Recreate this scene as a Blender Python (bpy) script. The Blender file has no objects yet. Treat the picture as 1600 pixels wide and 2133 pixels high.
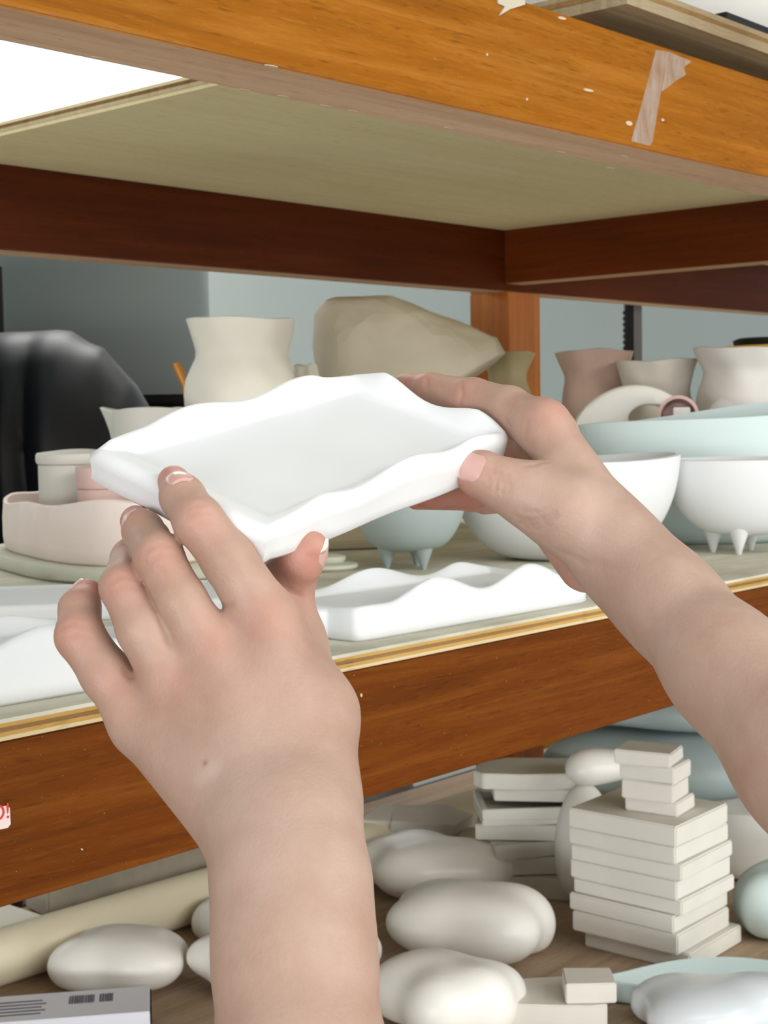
import bpy, bmesh, math, random
import numpy as np
from mathutils import Vector, Matrix

random.seed(7); np.random.seed(7)
scene = bpy.context.scene
COL = scene.collection

# ------------------------------------------------------------------ camera
F, CX, CY = 3118.0, 800.0, 1066.5          # focal length and centre in pixels of the 1600x2133 frame
def nrm(v):
    v = np.array(v, float); return v / np.linalg.norm(v)
eX = nrm([2790, -251.5, 3118]); dn = np.array([.0163, 1, .066]); dn = nrm(dn - eX * (dn @ eX)); eU = -dn; eY = np.cross(eU, eX)
R = np.array([eX, eY, eU])                 # lens axes (right, down, forward) -> world (along rack, into rack, up)
H = 1.40                                   # eye height
OFF = np.array([0, 0, H])
cd = bpy.data.cameras.new('camera'); cam = bpy.data.objects.new('camera', cd); COL.objects.link(cam)
cd.sensor_fit = 'VERTICAL'; cd.sensor_height = 36.0; cd.lens = F / 2133.0 * 36.0; cd.clip_start = .02
M3 = np.column_stack([R[:, 0], -R[:, 1], -R[:, 2]])
mw = Matrix([list(M3[i]) + [OFF[i]] for i in range(3)] + [[0, 0, 0, 1]])
cam.matrix_world = mw
cd.dof.use_dof = True; cd.dof.focus_distance = .60; cd.dof.aperture_fstop = 42.0
scene.camera = cam

# ------------------------------------------------------------------ light
vs = scene.view_settings
vs.view_transform = 'Standard'; vs.look = 'None'; vs.gamma = 1.0; vs.use_curve_mapping = False
vs.exposure = 0.30
w = bpy.data.worlds.new('world'); scene.world = w; w.use_nodes = True
w.node_tree.nodes['Background'].inputs[0].default_value = (.93, .97, 1.0, 1)
w.node_tree.nodes['Background'].inputs[1].default_value = .45
def area(name, loc, target, sx, sy, energy, col):
    l = bpy.data.lights.new(name, 'AREA'); l.shape = 'RECTANGLE'; l.size = sx; l.size_y = sy; l.energy = energy; l.color = col
    o = bpy.data.objects.new(name, l); COL.objects.link(o); o.location = loc
    o.rotation_euler = (Vector(target) - Vector(loc)).to_track_quat('-Z', 'Y').to_euler()
    return o
area('ceiling_lamp', (.2, -.5, 2.75), (.6, .5, 1.2), 1.3, .5, 6, (1, .985, .95))
area('ceiling_lamp', (1.7, -1.2, 2.75), (1.3, .6, .9), 1.3, .5, 7, (1, .97, .93))
area('ceiling_lamp', (2.2, 2.45, 2.75), (2.0, 2.2, 0.0), 1.3, .5, 24, (1, .99, .96))
area('ceiling_lamp', (.4, -3.6, 2.75), (1.15, 1.0, .9), 4.0, .6, 75, (1, .975, .94))
area('front_fill', (3.0, -7.5, .95), (1.2, 1.0, 1.1), 6.0, 1.7, 150, (1, .985, .95))    # unseen fill lights, added out front to brighten the shelf interior
area('front_fill', (-7.5, -2.4, .95), (1.1, 1.1, 1.1), 6.0, 1.7, 290, (.98, .985, 1.0))  # second added fill, from the left

# ------------------------------------------------------------------ pixel helpers (used to measure places, all return world points)
def ray(x, y): return R @ np.array([(x - CX) / F, (y - CY) / F, 1.0])
def C(x, y, Z): return ray(x, y) * Z + OFF
def onz(x, y, z): r = ray(x, y); return r * ((z - H) / r[2]) + OFF
def onY(x, y, Y): r = ray(x, y); return r * (Y / r[1]) + OFF
def onX(x, y, X): r = ray(x, y); return r * (X / r[0]) + OFF
RT = nrm([R[0, 0], R[1, 0], 0]); FW = nrm([R[0, 2], R[1, 2], 0]); UP = np.array([0, 0, 1.0])
ZS = H - .153      # shelf surface
ZL = H - .610      # lower shelf surface
YF, YB, XS = .6507, 1.485, 1.965

# ------------------------------------------------------------------ object helpers
def tag(o, label=None, cat=None, group=None, kind=None):
    if label: o['label'] = label
    if cat: o['category'] = cat
    if group: o['group'] = group
    if kind: o['kind'] = kind
    return o
def thing(name, label, cat, loc, group=None, kind=None):
    o = bpy.data.objects.new(name, None); COL.objects.link(o); o.location = [float(a) for a in loc]; o.empty_display_size = .02
    return tag(o, label, cat, group, kind)
def wloc(o):
    p = Vector((0, 0, 0))
    while o: p += o.location; o = o.parent
    return np.array(p)
def mk(name, verts, faces, mats, parent=None, smooth=False, midx=None, angle=None):
    v = np.array(verts, float)
    org = np.array([(v[:, 0].min() + v[:, 0].max()) / 2, (v[:, 1].min() + v[:, 1].max()) / 2, v[:, 2].min()])
    me = bpy.data.meshes.new(name)
    me.from_pydata((v - org).tolist(), [], faces if isinstance(faces, list) else faces.tolist())
    for m in (mats if isinstance(mats, (list, tuple)) else [mats]): me.materials.append(m)
    if midx is not None: me.polygons.foreach_set('material_index', midx)
    if smooth: me.polygons.foreach_set('use_smooth', [True] * len(me.polygons))
    me.update()
    if angle: me.set_sharp_from_angle(angle=math.radians(angle))
    o = bpy.data.objects.new(name, me); COL.objects.link(o)
    o.location = org - (wloc(parent) if parent else 0)
    o.parent = parent
    return o
def rotz(a): c, s = math.cos(a), math.sin(a); return np.array([[c, -s, 0], [s, c, 0], [0, 0, 1]])
def box_geo(size, bevel=.0, seg=2, jitter=0.0):
    bm = bmesh.new(); bmesh.ops.create_cube(bm, size=1.0)
    for v in bm.verts: v.co = Vector((v.co.x * size[0], v.co.y * size[1], v.co.z * size[2]))
    if jitter:
        for v in bm.verts: v.co += Vector([random.uniform(-jitter, jitter) for _ in range(3)])
    if bevel: bmesh.ops.bevel(bm, geom=bm.edges[:], offset=bevel, segments=seg, affect='EDGES')
    bm.verts.ensure_lookup_table()
    v = np.array([a.co[:] for a in bm.verts]); f = [[a.index for a in p.verts] for p in bm.faces]; bm.free()
    return v, f
def box(name, c, size, mat, parent=None, rot=None, bevel=.0, seg=2, jitter=0.0, under=None):
    v, f = box_geo(size, bevel, seg, jitter)
    mid = None; mats = [mat]
    if under:
        mats = [mat, under]
        mid = [1 if np.cross(v[p[1]] - v[p[0]], v[p[2]] - v[p[1]])[2] < -1e-9 and abs(nrm(np.cross(v[p[1]] - v[p[0]], v[p[2]] - v[p[1]]))[2]) > .9 else 0 for p in f]
    if rot is not None: v = v @ np.array(rot).T
    return mk(name, v + np.array(c), f, mats, parent, smooth=bevel > 0, midx=mid, angle=35 if bevel > 0 else None)
def box2(name, lo, hi, mat, parent=None, **k):
    lo = np.array(lo); hi = np.array(hi); return box(name, (lo + hi) / 2, hi - lo, mat, parent, **k)
def prism(name, outline, depth_vec, mat, parent=None, bevel=0):
    n = len(outline); a = [np.array(p) for p in outline]; b = [p + np.array(depth_vec) for p in a]
    bm = bmesh.new(); va = [bm.verts.new(p) for p in a]; vb = [bm.verts.new(p) for p in b]
    bm.faces.new(va); bm.faces.new(vb[::-1])
    for i in range(n): bm.faces.new((va[i], vb[i], vb[(i + 1) % n], va[(i + 1) % n]))
    bmesh.ops.recalc_face_normals(bm, faces=bm.faces[:])
    if bevel: bmesh.ops.bevel(bm, geom=bm.edges[:], offset=bevel, segments=2, affect='EDGES')
    v = [x.co[:] for x in bm.verts]; bm.verts.index_update(); f = [[x.index for x in p.verts] for p in bm.faces]; bm.free()
    return mk(name, v, f, mat, parent, smooth=bevel > 0, angle=35 if bevel else None)
def lathe_geo(prof, n=56, foot=None, wob=None):
    """prof: closed chain (r, z) from axis to axis; foot(theta)->(sx) radial multiplier; wob(theta, i, r, z)->(dr, dz)"""
    vs_, fs = [], []
    ring = []
    for i, (r, z) in enumerate(prof):
        if r < 1e-6:
            ring.append([len(vs_)]); vs_.append((0, 0, z)); continue
        row = []
        for k in range(n):
            t = 2 * math.pi * k / n; rr, zz = r, z
            if wob: a, b = wob(t, i, r, z); rr += a; zz += b
            fx, fy = foot(t) if foot else (1, 1)
            row.append(len(vs_)); vs_.append((rr * math.cos(t) * fx, rr * math.sin(t) * fy, zz))
        ring.append(row)
    for a, b in zip(ring[:-1], ring[1:]):
        for k in range(n):
            k2 = (k + 1) % n
            if len(a) == 1 and len(b) == 1: continue
            if len(a) == 1: fs.append([a[0], b[k2], b[k]])
            elif len(b) == 1: fs.append([a[k], a[k2], b[0]])
            else: fs.append([a[k], a[k2], b[k2], b[k]])
    return np.array(vs_), fs
def fixn(v, f):
    bm = bmesh.new(); vv = [bm.verts.new(p) for p in v]
    for p in f:
        try: bm.faces.new([vv[i] for i in p])
        except ValueError: pass
    bmesh.ops.recalc_face_normals(bm, faces=bm.faces[:]); bm.verts.index_update()
    v = np.array([x.co[:] for x in bm.verts]); f = [[x.index for x in p.verts] for p in bm.faces]; bm.free(); return v, f
def lathe(name, base, prof, mat, parent=None, n=56, foot=None, wob=None, rot=0, tilt=None, smooth_angle=50):
    v, f = lathe_geo(prof, n, foot, wob); v, f = fixn(v, f)
    v = v @ rotz(rot).T
    if tilt is not None: v = v @ np.array(tilt).T
    return mk(name, v + np.array(base), f, mat, parent, smooth=True, angle=smooth_angle)
def tube(name, pts, rad, mat, parent=None, n=20, caps=True):
    pts = [np.array(p, float) for p in pts]; vs_, fs = [], []
    for i, p in enumerate(pts):
        t = nrm(pts[min(i + 1, len(pts) - 1)] - pts[max(i - 1, 0)]); u = nrm(np.cross(t, [0.01, .02, 1])); w_ = np.cross(t, u)
        r = rad[i] if isinstance(rad, (list, tuple)) else rad
        for k in range(n):
            a = 2 * math.pi * k / n; vs_.append(p + r * (math.cos(a) * u + math.sin(a) * w_))
    for i in range(len(pts) - 1):
        for k in range(n): fs.append([i * n + k, i * n + (k + 1) % n, (i + 1) * n + (k + 1) % n, (i + 1) * n + k])
    if caps: fs.append(list(range(n))[::-1]); fs.append([(len(pts) - 1) * n + k for k in range(n)])
    v, f = fixn(vs_, fs)
    return mk(name, v, f, mat, parent, smooth=True, angle=50)

# ------------------------------------------------------------------ implicit surfaces
def smin(a, b, k):
    if k <= 0: return np.minimum(a, b)
    h = np.maximum(k - np.abs(a - b), 0) / k
    return np.minimum(a, b) - h * h * k * .25
def cap_d(p, a, b, ra, rb, n=None, kf=1.0):
    a = np.asarray(a, np.float32); b = np.asarray(b, np.float32); ab = b - a
    t = np.clip(((p - a) @ ab) / max(float(ab @ ab), 1e-12), 0, 1)
    q = p - a - t[:, None] * ab
    r = ra + (rb - ra) * t
    if n is None: return np.sqrt((q * q).sum(1)) - r
    n = np.asarray(n, np.float32); c = q @ n
    q1 = q + (kf - 1) * c[:, None] * n; q2 = q + (kf * kf - 1) * c[:, None] * n
    l1 = np.sqrt((q1 * q1).sum(1)) + 1e-9; l2 = np.sqrt((q2 * q2).sum(1)) + 1e-9
    return (l1 - r) * l1 / l2
def ell_d(p, c, r, rot=None):
    q = p - np.asarray(c, np.float32)
    if rot is not None: q = q @ np.asarray(rot, np.float32)
    r = np.asarray(r, np.float32)
    k0 = np.sqrt(((q / r) ** 2).sum(1)); k1 = np.sqrt(((q / (r * r)) ** 2).sum(1)) + 1e-9
    return k0 * (k0 - 1) / k1
def nets(fn, lo, hi, h, coarse=4):
    """surface nets of fn(points)->distance inside a box, evaluated finely only near the surface"""
    lo = np.array(lo, np.float32); hi = np.array(hi, np.float32)
    nc = np.ceil((hi - lo) / (h * coarse)).astype(int) + 1
    g = np.stack(np.meshgrid(*[np.arange(k) for k in nc], indexing='ij'), -1).reshape(-1, 3)
    dc = fn((lo + g * h * coarse).astype(np.float32)).reshape(nc)
    n = (nc - 1) * coarse + 1
    near = np.abs(dc) < h * coarse * 2.2
    V = np.repeat(np.repeat(np.repeat(dc, coarse, 0), coarse, 1), coarse, 2)
    o = coarse // 2
    N = np.repeat(np.repeat(np.repeat(near, coarse, 0), coarse, 1), coarse, 2)
    V = V[o:o + n[0], o:o + n[1], o:o + n[2]].copy(); N = N[o:o + n[0], o:o + n[1], o:o + n[2]]
    idx = np.argwhere(N)
    out = np.empty(len(idx), np.float32)
    for s in range(0, len(idx), 400000):
        out[s:s + 400000] = fn((lo + idx[s:s + 400000] * h).astype(np.float32))
    V[idx[:, 0], idx[:, 1], idx[:, 2]] = out
    I = V < 0
    cnt = np.zeros(np.array(V.shape) - 1, np.int8)
    for dx in (0, 1):
        for dy in (0, 1):
            for dz in (0, 1):
                cnt += I[dx:dx + cnt.shape[0], dy:dy + cnt.shape[1], dz:dz + cnt.shape[2]]
    act = np.argwhere((cnt > 0) & (cnt < 8))
    vid = -np.ones(cnt.shape, np.int32); vid[act[:, 0], act[:, 1], act[:, 2]] = np.arange(len(act))
    acc = np.zeros((len(act), 3)); num = np.zeros(len(act))
    cor = [(0, 0, 0), (1, 0, 0), (0, 1, 0), (1, 1, 0), (0, 0, 1), (1, 0, 1), (0, 1, 1), (1, 1, 1)]
    for a in range(8):
        for b in range(a + 1, 8):
            if sum(abs(cor[a][i] - cor[b][i]) for i in range(3)) != 1: continue
            ca, cb = np.array(cor[a]), np.array(cor[b])
            va = V[tuple((act + ca).T)]; vb = V[tuple((act + cb).T)]
            m = (va < 0) != (vb < 0)
            t = np.where(m, va / np.where(m, va - vb, 1), 0)
            acc[m] += (ca + t[:, None] * (cb - ca))[m]; num[m] += 1
    verts = lo + (act + acc / num[:, None]) * h
    quads = []
    for ax in range(3):
        b1, b2 = (ax + 1) % 3, (ax + 2) % 3
        sl0 = [slice(None)] * 3; sl1 = [slice(None)] * 3; sl0[ax] = slice(0, -1); sl1[ax] = slice(1, None)
        A, B = I[tuple(sl0)], I[tuple(sl1)]
        e = np.argwhere(A != B)
        e = e[(e[:, b1] > 0) & (e[:, b2] > 0) & (e[:, b1] < cnt.shape[b1]) & (e[:, b2] < cnt.shape[b2])]
        s = A[tuple(e.T)]
        u1 = np.zeros(3, int); u1[b1] = 1; u2 = np.zeros(3, int); u2[b2] = 1
        q = np.stack([vid[tuple(x.T)] for x in (e, e - u1, e - u1 - u2, e - u2)], 1)
        q[~s] = q[~s][:, ::-1]
        quads.append(q)
    q = np.concatenate(quads); q = q[(q >= 0).all(1)]
    return verts, q
def relax(v, q, it=2, lam=.5):
    e = np.concatenate([q[:, [0, 1]], q[:, [1, 2]], q[:, [2, 3]], q[:, [3, 0]]])
    for k in range(it):
        s = np.zeros_like(v); c = np.zeros(len(v))
        np.add.at(s, e[:, 0], v[e[:, 1]]); np.add.at(c, e[:, 0], 1); np.add.at(s, e[:, 1], v[e[:, 0]]); np.add.at(c, e[:, 1], 1)
        v = v + lam * (s / np.maximum(c, 1)[:, None] - v)
    return v
def blob(name, base, ells, k, mat, h=.004, parent=None, rot=0.0, floor=True, cut=None):
    """smooth union of ellipsoids (centre, radii[, rotation]) in local coords, flattened on z=0"""
    def fn(p):
        d = None
        for e in ells:
            x = ell_d(p, e[0], e[1], e[2] if len(e) > 2 else None); d = x if d is None else smin(d, x, k)
        if floor: d = -smin(-d, p[:, 2], .012)
        if cut: d = cut(p, d)
        return d
    c = np.array([e[0] for e in ells]); r = np.array([max(e[1]) for e in ells])[:, None]
    lo = (c - r).min(0) - .02; hi = (c + r).max(0) + .02
    lo[2] = max(lo[2], -.012) if floor else lo[2]
    v, q = nets(fn, lo, hi, h); v = relax(v, q, 2)
    if floor: v[:, 2] -= v[:, 2].min()
    v = v @ rotz(rot).T
    return mk(name, v + np.array(base), q, mat, parent, smooth=True)

# ------------------------------------------------------------------ materials
MATS = {}
def newmat(name):
    m = bpy.data.materials.new(name); m.use_nodes = True; nt = m.node_tree; b = nt.nodes['Principled BSDF']; MATS[name] = m
    return m, nt, b
def N(nt, t, **k):
    n = nt.nodes.new(t)
    for a, v in k.items(): setattr(n, a, v)
    return n
def ramp(nt, fac, stops):
    r = N(nt, 'ShaderNodeValToRGB'); els = r.color_ramp.elements
    while len(els) < len(stops): els.new(.5)
    for e, (p, c) in zip(els, stops): e.position = p; e.color = (*c, 1)
    nt.links.new(fac, r.inputs[0]); return r.outputs[0]
def srgb(r, g, b):
    f = lambda c: (c / 255 / 12.92) if c <= 10.3 else ((c / 255 + .055) / 1.055) ** 2.4
    return (f(r), f(g), f(b))
def coord(nt, scale=(1, 1, 1), kind='Object', rot=(0, 0, 0)):
    t = N(nt, 'ShaderNodeTexCoord'); mp = N(nt, 'ShaderNodeMapping'); mp.inputs['Scale'].default_value = scale; mp.inputs['Rotation'].default_value = rot
    nt.links.new(t.outputs[kind], mp.inputs[0]); return mp.outputs[0]
def noise(nt, vec, scale, detail=4, rough=.55, dist=0):
    n = N(nt, 'ShaderNodeTexNoise'); n.inputs['Scale'].default_value = scale; n.inputs['Detail'].default_value = detail
    n.inputs['Roughness'].default_value = rough; n.inputs['Distortion'].default_value = dist
    nt.links.new(vec, n.inputs['Vector']); return n.outputs['Fac']
def mix(nt, f, a, b, mode='MIX'):
    m = N(nt, 'ShaderNodeMix', data_type='RGBA', blend_type=mode)
    for s, v in ((0, f), (6, a), (7, b)):
        if isinstance(v, (int, float)): m.inputs[s].default_value = v
        elif isinstance(v, tuple): m.inputs[s].default_value = (*v, 1)
        else: nt.links.new(v, m.inputs[s])
    return m.outputs[2]
def bump(nt, b, h, strength, dist=.001):
    n = N(nt, 'ShaderNodeBump'); n.inputs['Strength'].default_value = strength; n.inputs['Distance'].default_value = dist
    nt.links.new(h, n.inputs['Height']); nt.links.new(n.outputs[0], b.inputs['Normal']); return n
def wood(name, dark, mid, light, rough=.38, axis=0, fleck=.22, coat=.25, spec=.5, speck=.0):
    m, nt, b = newmat(name)
    s = [70, 70, 70]; s[axis] = 3.0
    v = coord(nt, tuple(s)); g = noise(nt, v, 1.0, 8, .65, .6)
    s2 = [9, 9, 9]; s2[axis] = 1.6
    big = noise(nt, coord(nt, tuple(s2)), 1.0, 3, .5, .8)
    s3 = [520, 520, 520]; s3[axis] = 60
    fine = noise(nt, coord(nt, tuple(s3)), 1.0, 2, .6)
    c = ramp(nt, g, [(.28, dark), (.5, mid), (.74, light)])
    c2 = ramp(nt, big, [(.3, dark), (.55, mid), (.8, light)])
    c = mix(nt, .45, c, c2)
    c = mix(nt, ramp(nt, fine, [(.55, (0, 0, 0)), (.75, (fleck,) * 3)]), c, light)
    s4 = [420, 420, 420]; s4[axis] = 38
    pore = noise(nt, coord(nt, tuple(s4)), 1.3, 2, .5)
    c = mix(nt, ramp(nt, pore, [(.22, (.55,) * 3), (.40, (0, 0, 0))]), c, tuple(x * .45 for x in dark))
    sp = noise(nt, coord(nt), 700, 2, .5)
    c = mix(nt, ramp(nt, sp, [(.70, (0, 0, 0)), (.78, (speck,) * 3)]), c, srgb(214, 190, 160))
    nt.links.new(c, b.inputs['Base Color'])
    b.inputs['Roughness'].default_value = rough; b.inputs['Coat Weight'].default_value = coat; b.inputs['Coat Roughness'].default_value = .32
    b.inputs['Specular IOR Level'].default_value = spec
    bump(nt, b, fine, .35, .0006)
    return m
def clay(name, col, var=.06, rough=.65, scale=18, bstr=.12, sss=0.0, coat=0.0):
    m, nt, b = newmat(name)
    v = coord(nt); g = noise(nt, v, scale, 4, .55)
    lo = tuple(x * (1 - var) for x in col); hi = tuple(min(1, x * (1 + var * .6)) for x in col)
    nt.links.new(ramp(nt, g, [(.3, lo), (.7, hi)]), b.inputs['Base Color'])
    b.inputs['Roughness'].default_value = rough; b.inputs['Coat Weight'].default_value = coat; b.inputs['Coat Roughness'].default_value = .2
    if bstr: bump(nt, b, noise(nt, v, 160, 3), bstr, .0006)
    return m
def plain(name, col, rough=.5, metal=0.0, spec=.5):
    m, nt, b = newmat(name); b.inputs['Base Color'].default_value = (*col, 1); b.inputs['Roughness'].default_value = rough; b.inputs['Metallic'].default_value = metal
    b.inputs['Specular IOR Level'].default_value = spec
    return m
W_UP = wood('varnished_orange_wood', srgb(118, 66, 4), srgb(150, 90, 12), srgb(182, 124, 50), axis=0, rough=.5, coat=.02, spec=.08, speck=.5)
W_LOW = wood('varnished_brown_wood', srgb(80, 36, 0), srgb(106, 52, 2), srgb(136, 80, 22), axis=0, rough=.5, coat=.02, spec=.08, speck=.5)
W_BACK = wood('shaded_red_wood', srgb(62, 24, 4), srgb(82, 34, 6), srgb(100, 46, 14), axis=0, fleck=.06, rough=.5, coat=.02, spec=.1)  # same timber as the front; inner shade put into a darker base colour
W_SIDE = wood('shaded_red_wood_cross', srgb(72, 30, 6), srgb(98, 42, 8), srgb(118, 56, 18), axis=1, fleck=.06, rough=.5, coat=.02, spec=.1)  # side rails likewise: their shade is part of the base colour
W_POST = wood('varnished_post_wood', srgb(140, 74, 14), srgb(184, 104, 24), srgb(208, 136, 50), axis=2, fleck=.2)
W_RAW = wood('raw_underside_wood', srgb(178, 136, 108), srgb(208, 170, 140), srgb(226, 196, 168), rough=.8, axis=0, fleck=.2, coat=0, spec=.2)
W_RAWY = wood('raw_underside_wood_cross', srgb(160, 120, 90), srgb(196, 160, 126), srgb(214, 184, 152), rough=.8, axis=1, fleck=.2, coat=0, spec=.2)
PLY = wood('plywood_face', srgb(230, 214, 166), srgb(242, 228, 184), srgb(248, 238, 204), rough=.8, axis=0, fleck=.15, coat=0, spec=.25)
VEN = [wood('veneer_tan', srgb(150, 112, 58), srgb(190, 150, 84), srgb(212, 178, 110), rough=.85, axis=0, coat=0, spec=.2),
       wood('veneer_dark', srgb(96, 72, 44), srgb(140, 108, 68), srgb(176, 140, 92), rough=.9, axis=0, coat=0, spec=.2),
       wood('veneer_pale', srgb(176, 156, 116), srgb(206, 188, 150), srgb(224, 212, 180), rough=.85, axis=0, coat=0, spec=.2)]
def dusty():
    m, nt, b = newmat('dusty_board'); v = coord(nt)
    g = noise(nt, v, 7, 6, .6, .4); c = ramp(nt, g, [(.3, srgb(172, 167, 144)), (.55, srgb(206, 202, 184)), (.75, srgb(224, 222, 208))])
    s = noise(nt, coord(nt, (4, 60, 60)), 1, 4)
    c = mix(nt, ramp(nt, s, [(.5, (0, 0, 0)), (.8, (.35,) * 3)]), c, srgb(140, 126, 98))
    nt.links.new(c, b.inputs['Base Color']); b.inputs['Roughness'].default_value = .85; bump(nt, b, g, .2, .001); return m
DUST = dusty()
WHITE = clay('bisque_white', srgb(226, 228, 229), .012, .55, 12, .05)
WHITE2 = clay('plaster_white', srgb(228, 226, 218), .03, .75, 20, .15)
CREAM = clay('cream_clay', srgb(240, 236, 222), .04, .6)
GREYW = clay('grey_white_clay', srgb(206, 204, 194), .05, .6)
PINKC = clay('pale_pink_clay', srgb(240, 224, 215), .05, .65)
PINKJ = clay('pink_clay', srgb(214, 182, 174), .05, .55)
GREENW = clay('greenish_slab_clay', srgb(208, 208, 190), .06, .75)
BLUEG = clay('celadon_grey_clay', srgb(166, 180, 178), .04, .6)
PALEB = clay('pale_celadon_clay', srgb(206, 222, 220), .025, .5)
TEAL = clay('grey_green_clay', srgb(164, 178, 177), .08, .5, 8)
OLIVE = clay('olive_clay', srgb(176, 162, 124), .08, .7)
BROWNV = clay('brown_clay', srgb(184, 156, 140), .08, .7)
GREYV = clay('grey_clay', srgb(208, 200, 188), .06, .7)
LGREYV = clay('light_grey_clay', srgb(212, 208, 202), .05, .55)
PEB = clay('smooth_porcelain', srgb(246, 244, 237), .03, .42, 8, .05, coat=.15)
PEBB = clay('bluish_porcelain', srgb(214, 220, 224), .03, .3, 8, .03, coat=.4)
TILE = clay('plaster_tile', srgb(222, 219, 209), .03, .8, 26, .15)
ROLL = clay('cream_felt', srgb(244, 236, 208), .03, .85, 6, .1)
BAG = clay('brown_paper', srgb(216, 206, 184), .08, .8, 9, .2)
bnt = BAG.node_tree; bvo = bnt.nodes.new('ShaderNodeTexVoronoi'); bvo.inputs['Scale'].default_value = 17
bvec = coord(bnt, (1, 1, 1)); bnz = bnt.nodes.new('ShaderNodeTexNoise'); bnz.inputs['Scale'].default_value = 9; bnt.links.new(bvec, bnz.inputs['Vector'])
bmx = bnt.nodes.new('ShaderNodeMix'); bmx.data_type = 'VECTOR'; bmx.inputs[0].default_value = .16; bnt.links.new(bvec, bmx.inputs[4]); bnt.links.new(bnz.outputs['Color'], bmx.inputs[5]); bnt.links.new(bmx.outputs[1], bvo.inputs['Vector'])
bump(bnt, bnt.nodes['Principled BSDF'], bvo.outputs['Distance'], .45, .014)
BLACK = clay('black_plastic', srgb(27, 29, 35), .3, .5, 5, .1)
BLACKM = plain('matt_black', srgb(14, 14, 16), .8)
DRUM_GREY = plain('drum_grey', srgb(98, 106, 104), .6)
WALLM = clay('painted_wall', srgb(170, 180, 177), .015, .9, 3, .05)
YEL = plain('yellow_plastic', srgb(232, 186, 20), .45)
ORS = wood('orange_handle', srgb(170, 100, 10), srgb(206, 134, 24), srgb(226, 160, 50), axis=2)
STEEL = plain('dull_steel', srgb(120, 122, 122), .4, .6)
PAPERW = plain('box_card', srgb(236, 239, 248), .6)
INK = plain('grey_ink', srgb(96, 98, 110), .8)
RED = plain('red_print', srgb(200, 50, 44), .6)
STICK = plain('sticker_paper', srgb(226, 206, 200), .5)
CHIP = plain('paint_chip', srgb(196, 176, 148), .8)

# ------------------------------------------------------------------ the setting
def struct(o): o['kind'] = 'structure'; return o
FLOORM = clay('concrete_floor', srgb(204, 202, 194), .08, .8, 3)
struct(box2('floor', (-9.0, -9.0, -.05), (9.0, 3.4, 0), FLOORM))
struct(box2('ceiling', (-1.5, -1.5, 2.9), (5.5, 3.4, 2.95), WALLM))
wall = struct(thing('wall_back', None, None, (1.5, 3.35, 0)))
# the back wall is built round the opening for an added glowing panel
WX0, WX1, WZ0, WZ1 = .3, 4.1, H + .50, 2.55
for lo, hi in (((-2.5, 3.30, 0), (WX0, 3.4, 2.9)), ((WX1, 3.30, 0), (9.0, 3.4, 2.9)), ((WX0, 3.30, 0), (WX1, 3.4, WZ0)), ((WX0, 3.30, WZ1), (WX1, 3.4, 2.9))):
    box2('wall_section', lo, hi, WALLM, wall)
gm, gnt, gb = newmat('overexposed_glow')
gb.inputs['Base Color'].default_value = (.9, .95, 1, 1); gb.inputs['Emission Color'].default_value = (.96, .98, 1, 1); gb.inputs['Emission Strength'].default_value = 2.2
glow_root = struct(thing('glow_panel', None, None, ((WX0 + WX1) / 2, 3.35, WZ0)))  # made-up window; its glow gives the overexposed white above the rack
WFR = plain('glow_frame_paint', srgb(225, 228, 226), .5)
nx = 1
for i in range(nx):
    x0 = WX0 + (WX1 - WX0) * i / nx; x1 = WX0 + (WX1 - WX0) * (i + 1) / nx
    box2('glow_pane', (x0 + .02, 3.345, WZ0 + .03), (x1 - .02, 3.352, WZ1 - .03), gm, glow_root)
box2('glow_frame', (WX0, 3.33, WZ0), (WX1, 3.37, WZ0 + .03), WFR, glow_root); box2('glow_frame', (WX0, 3.33, WZ1 - .03), (WX1, 3.37, WZ1), WFR, glow_root)
for i in range(nx + 1):
    x = WX0 + (WX1 - WX0) * i / nx; box2('glow_frame', (x - .02, 3.33, WZ0 + .03), (x + .02, 3.37, WZ1 - .03), WFR, glow_root)

# ------------------------------------------------------------------ the rack
rack = thing('wooden_rack', 'varnished red-brown timber rack holding the pottery on its shelves', 'rack', (1.3, 1.1, 0))
ZU0, ZU1 = H + .207, H + .293          # upper rails
ZM0, ZM1 = H - .250, H - .164          # middle rails
X0, X1 = -.25, 2.95
box2('front_rail', (X0, YF, ZU0), (X1, YF + .06, ZU1), W_UP, rack, bevel=.0012, under=W_RAW)
box2('front_rail', (X0, YF, ZM0), (X1, YF + .06, ZM1), W_LOW, rack, bevel=.0012, under=W_RAW)
box2('front_rail', (X0, YF, ZL - .097), (X1, YF + .06, ZL - .011), W_LOW, rack, bevel=.0012)
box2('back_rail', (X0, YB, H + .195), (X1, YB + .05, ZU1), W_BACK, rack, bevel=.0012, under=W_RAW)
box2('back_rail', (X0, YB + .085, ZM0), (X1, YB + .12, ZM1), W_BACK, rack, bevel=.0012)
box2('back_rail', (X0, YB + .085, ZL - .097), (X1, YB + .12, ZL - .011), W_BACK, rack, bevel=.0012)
for z0, z1 in ((ZU0, ZU1), (ZM0, ZM1), (ZL - .097, ZL - .011)):
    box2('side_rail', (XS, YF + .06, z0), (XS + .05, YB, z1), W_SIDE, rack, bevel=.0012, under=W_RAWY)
box2('post', (1.976, YB + .001, 0), (2.064, 1.567, H + .195), W_POST, rack, bevel=.0015)
box2('post', (1.976, YB + .052, H + .195), (2.064, 1.567, H + .9), W_POST, rack, bevel=.0015)
box2('post', (X1 - .09, YF + .061, 0), (X1, YF + .15, H + .9), W_POST, rack, bevel=.0015)
box2('post', (X0, YF + .061, 0), (X0 + .09, YF + .15, H + .9), W_POST, rack, bevel=.0015)
box2('post', (X0, YB + .001, 0), (X0 + .09, 1.567, H + .195), W_POST, rack, bevel=.0015)

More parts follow.
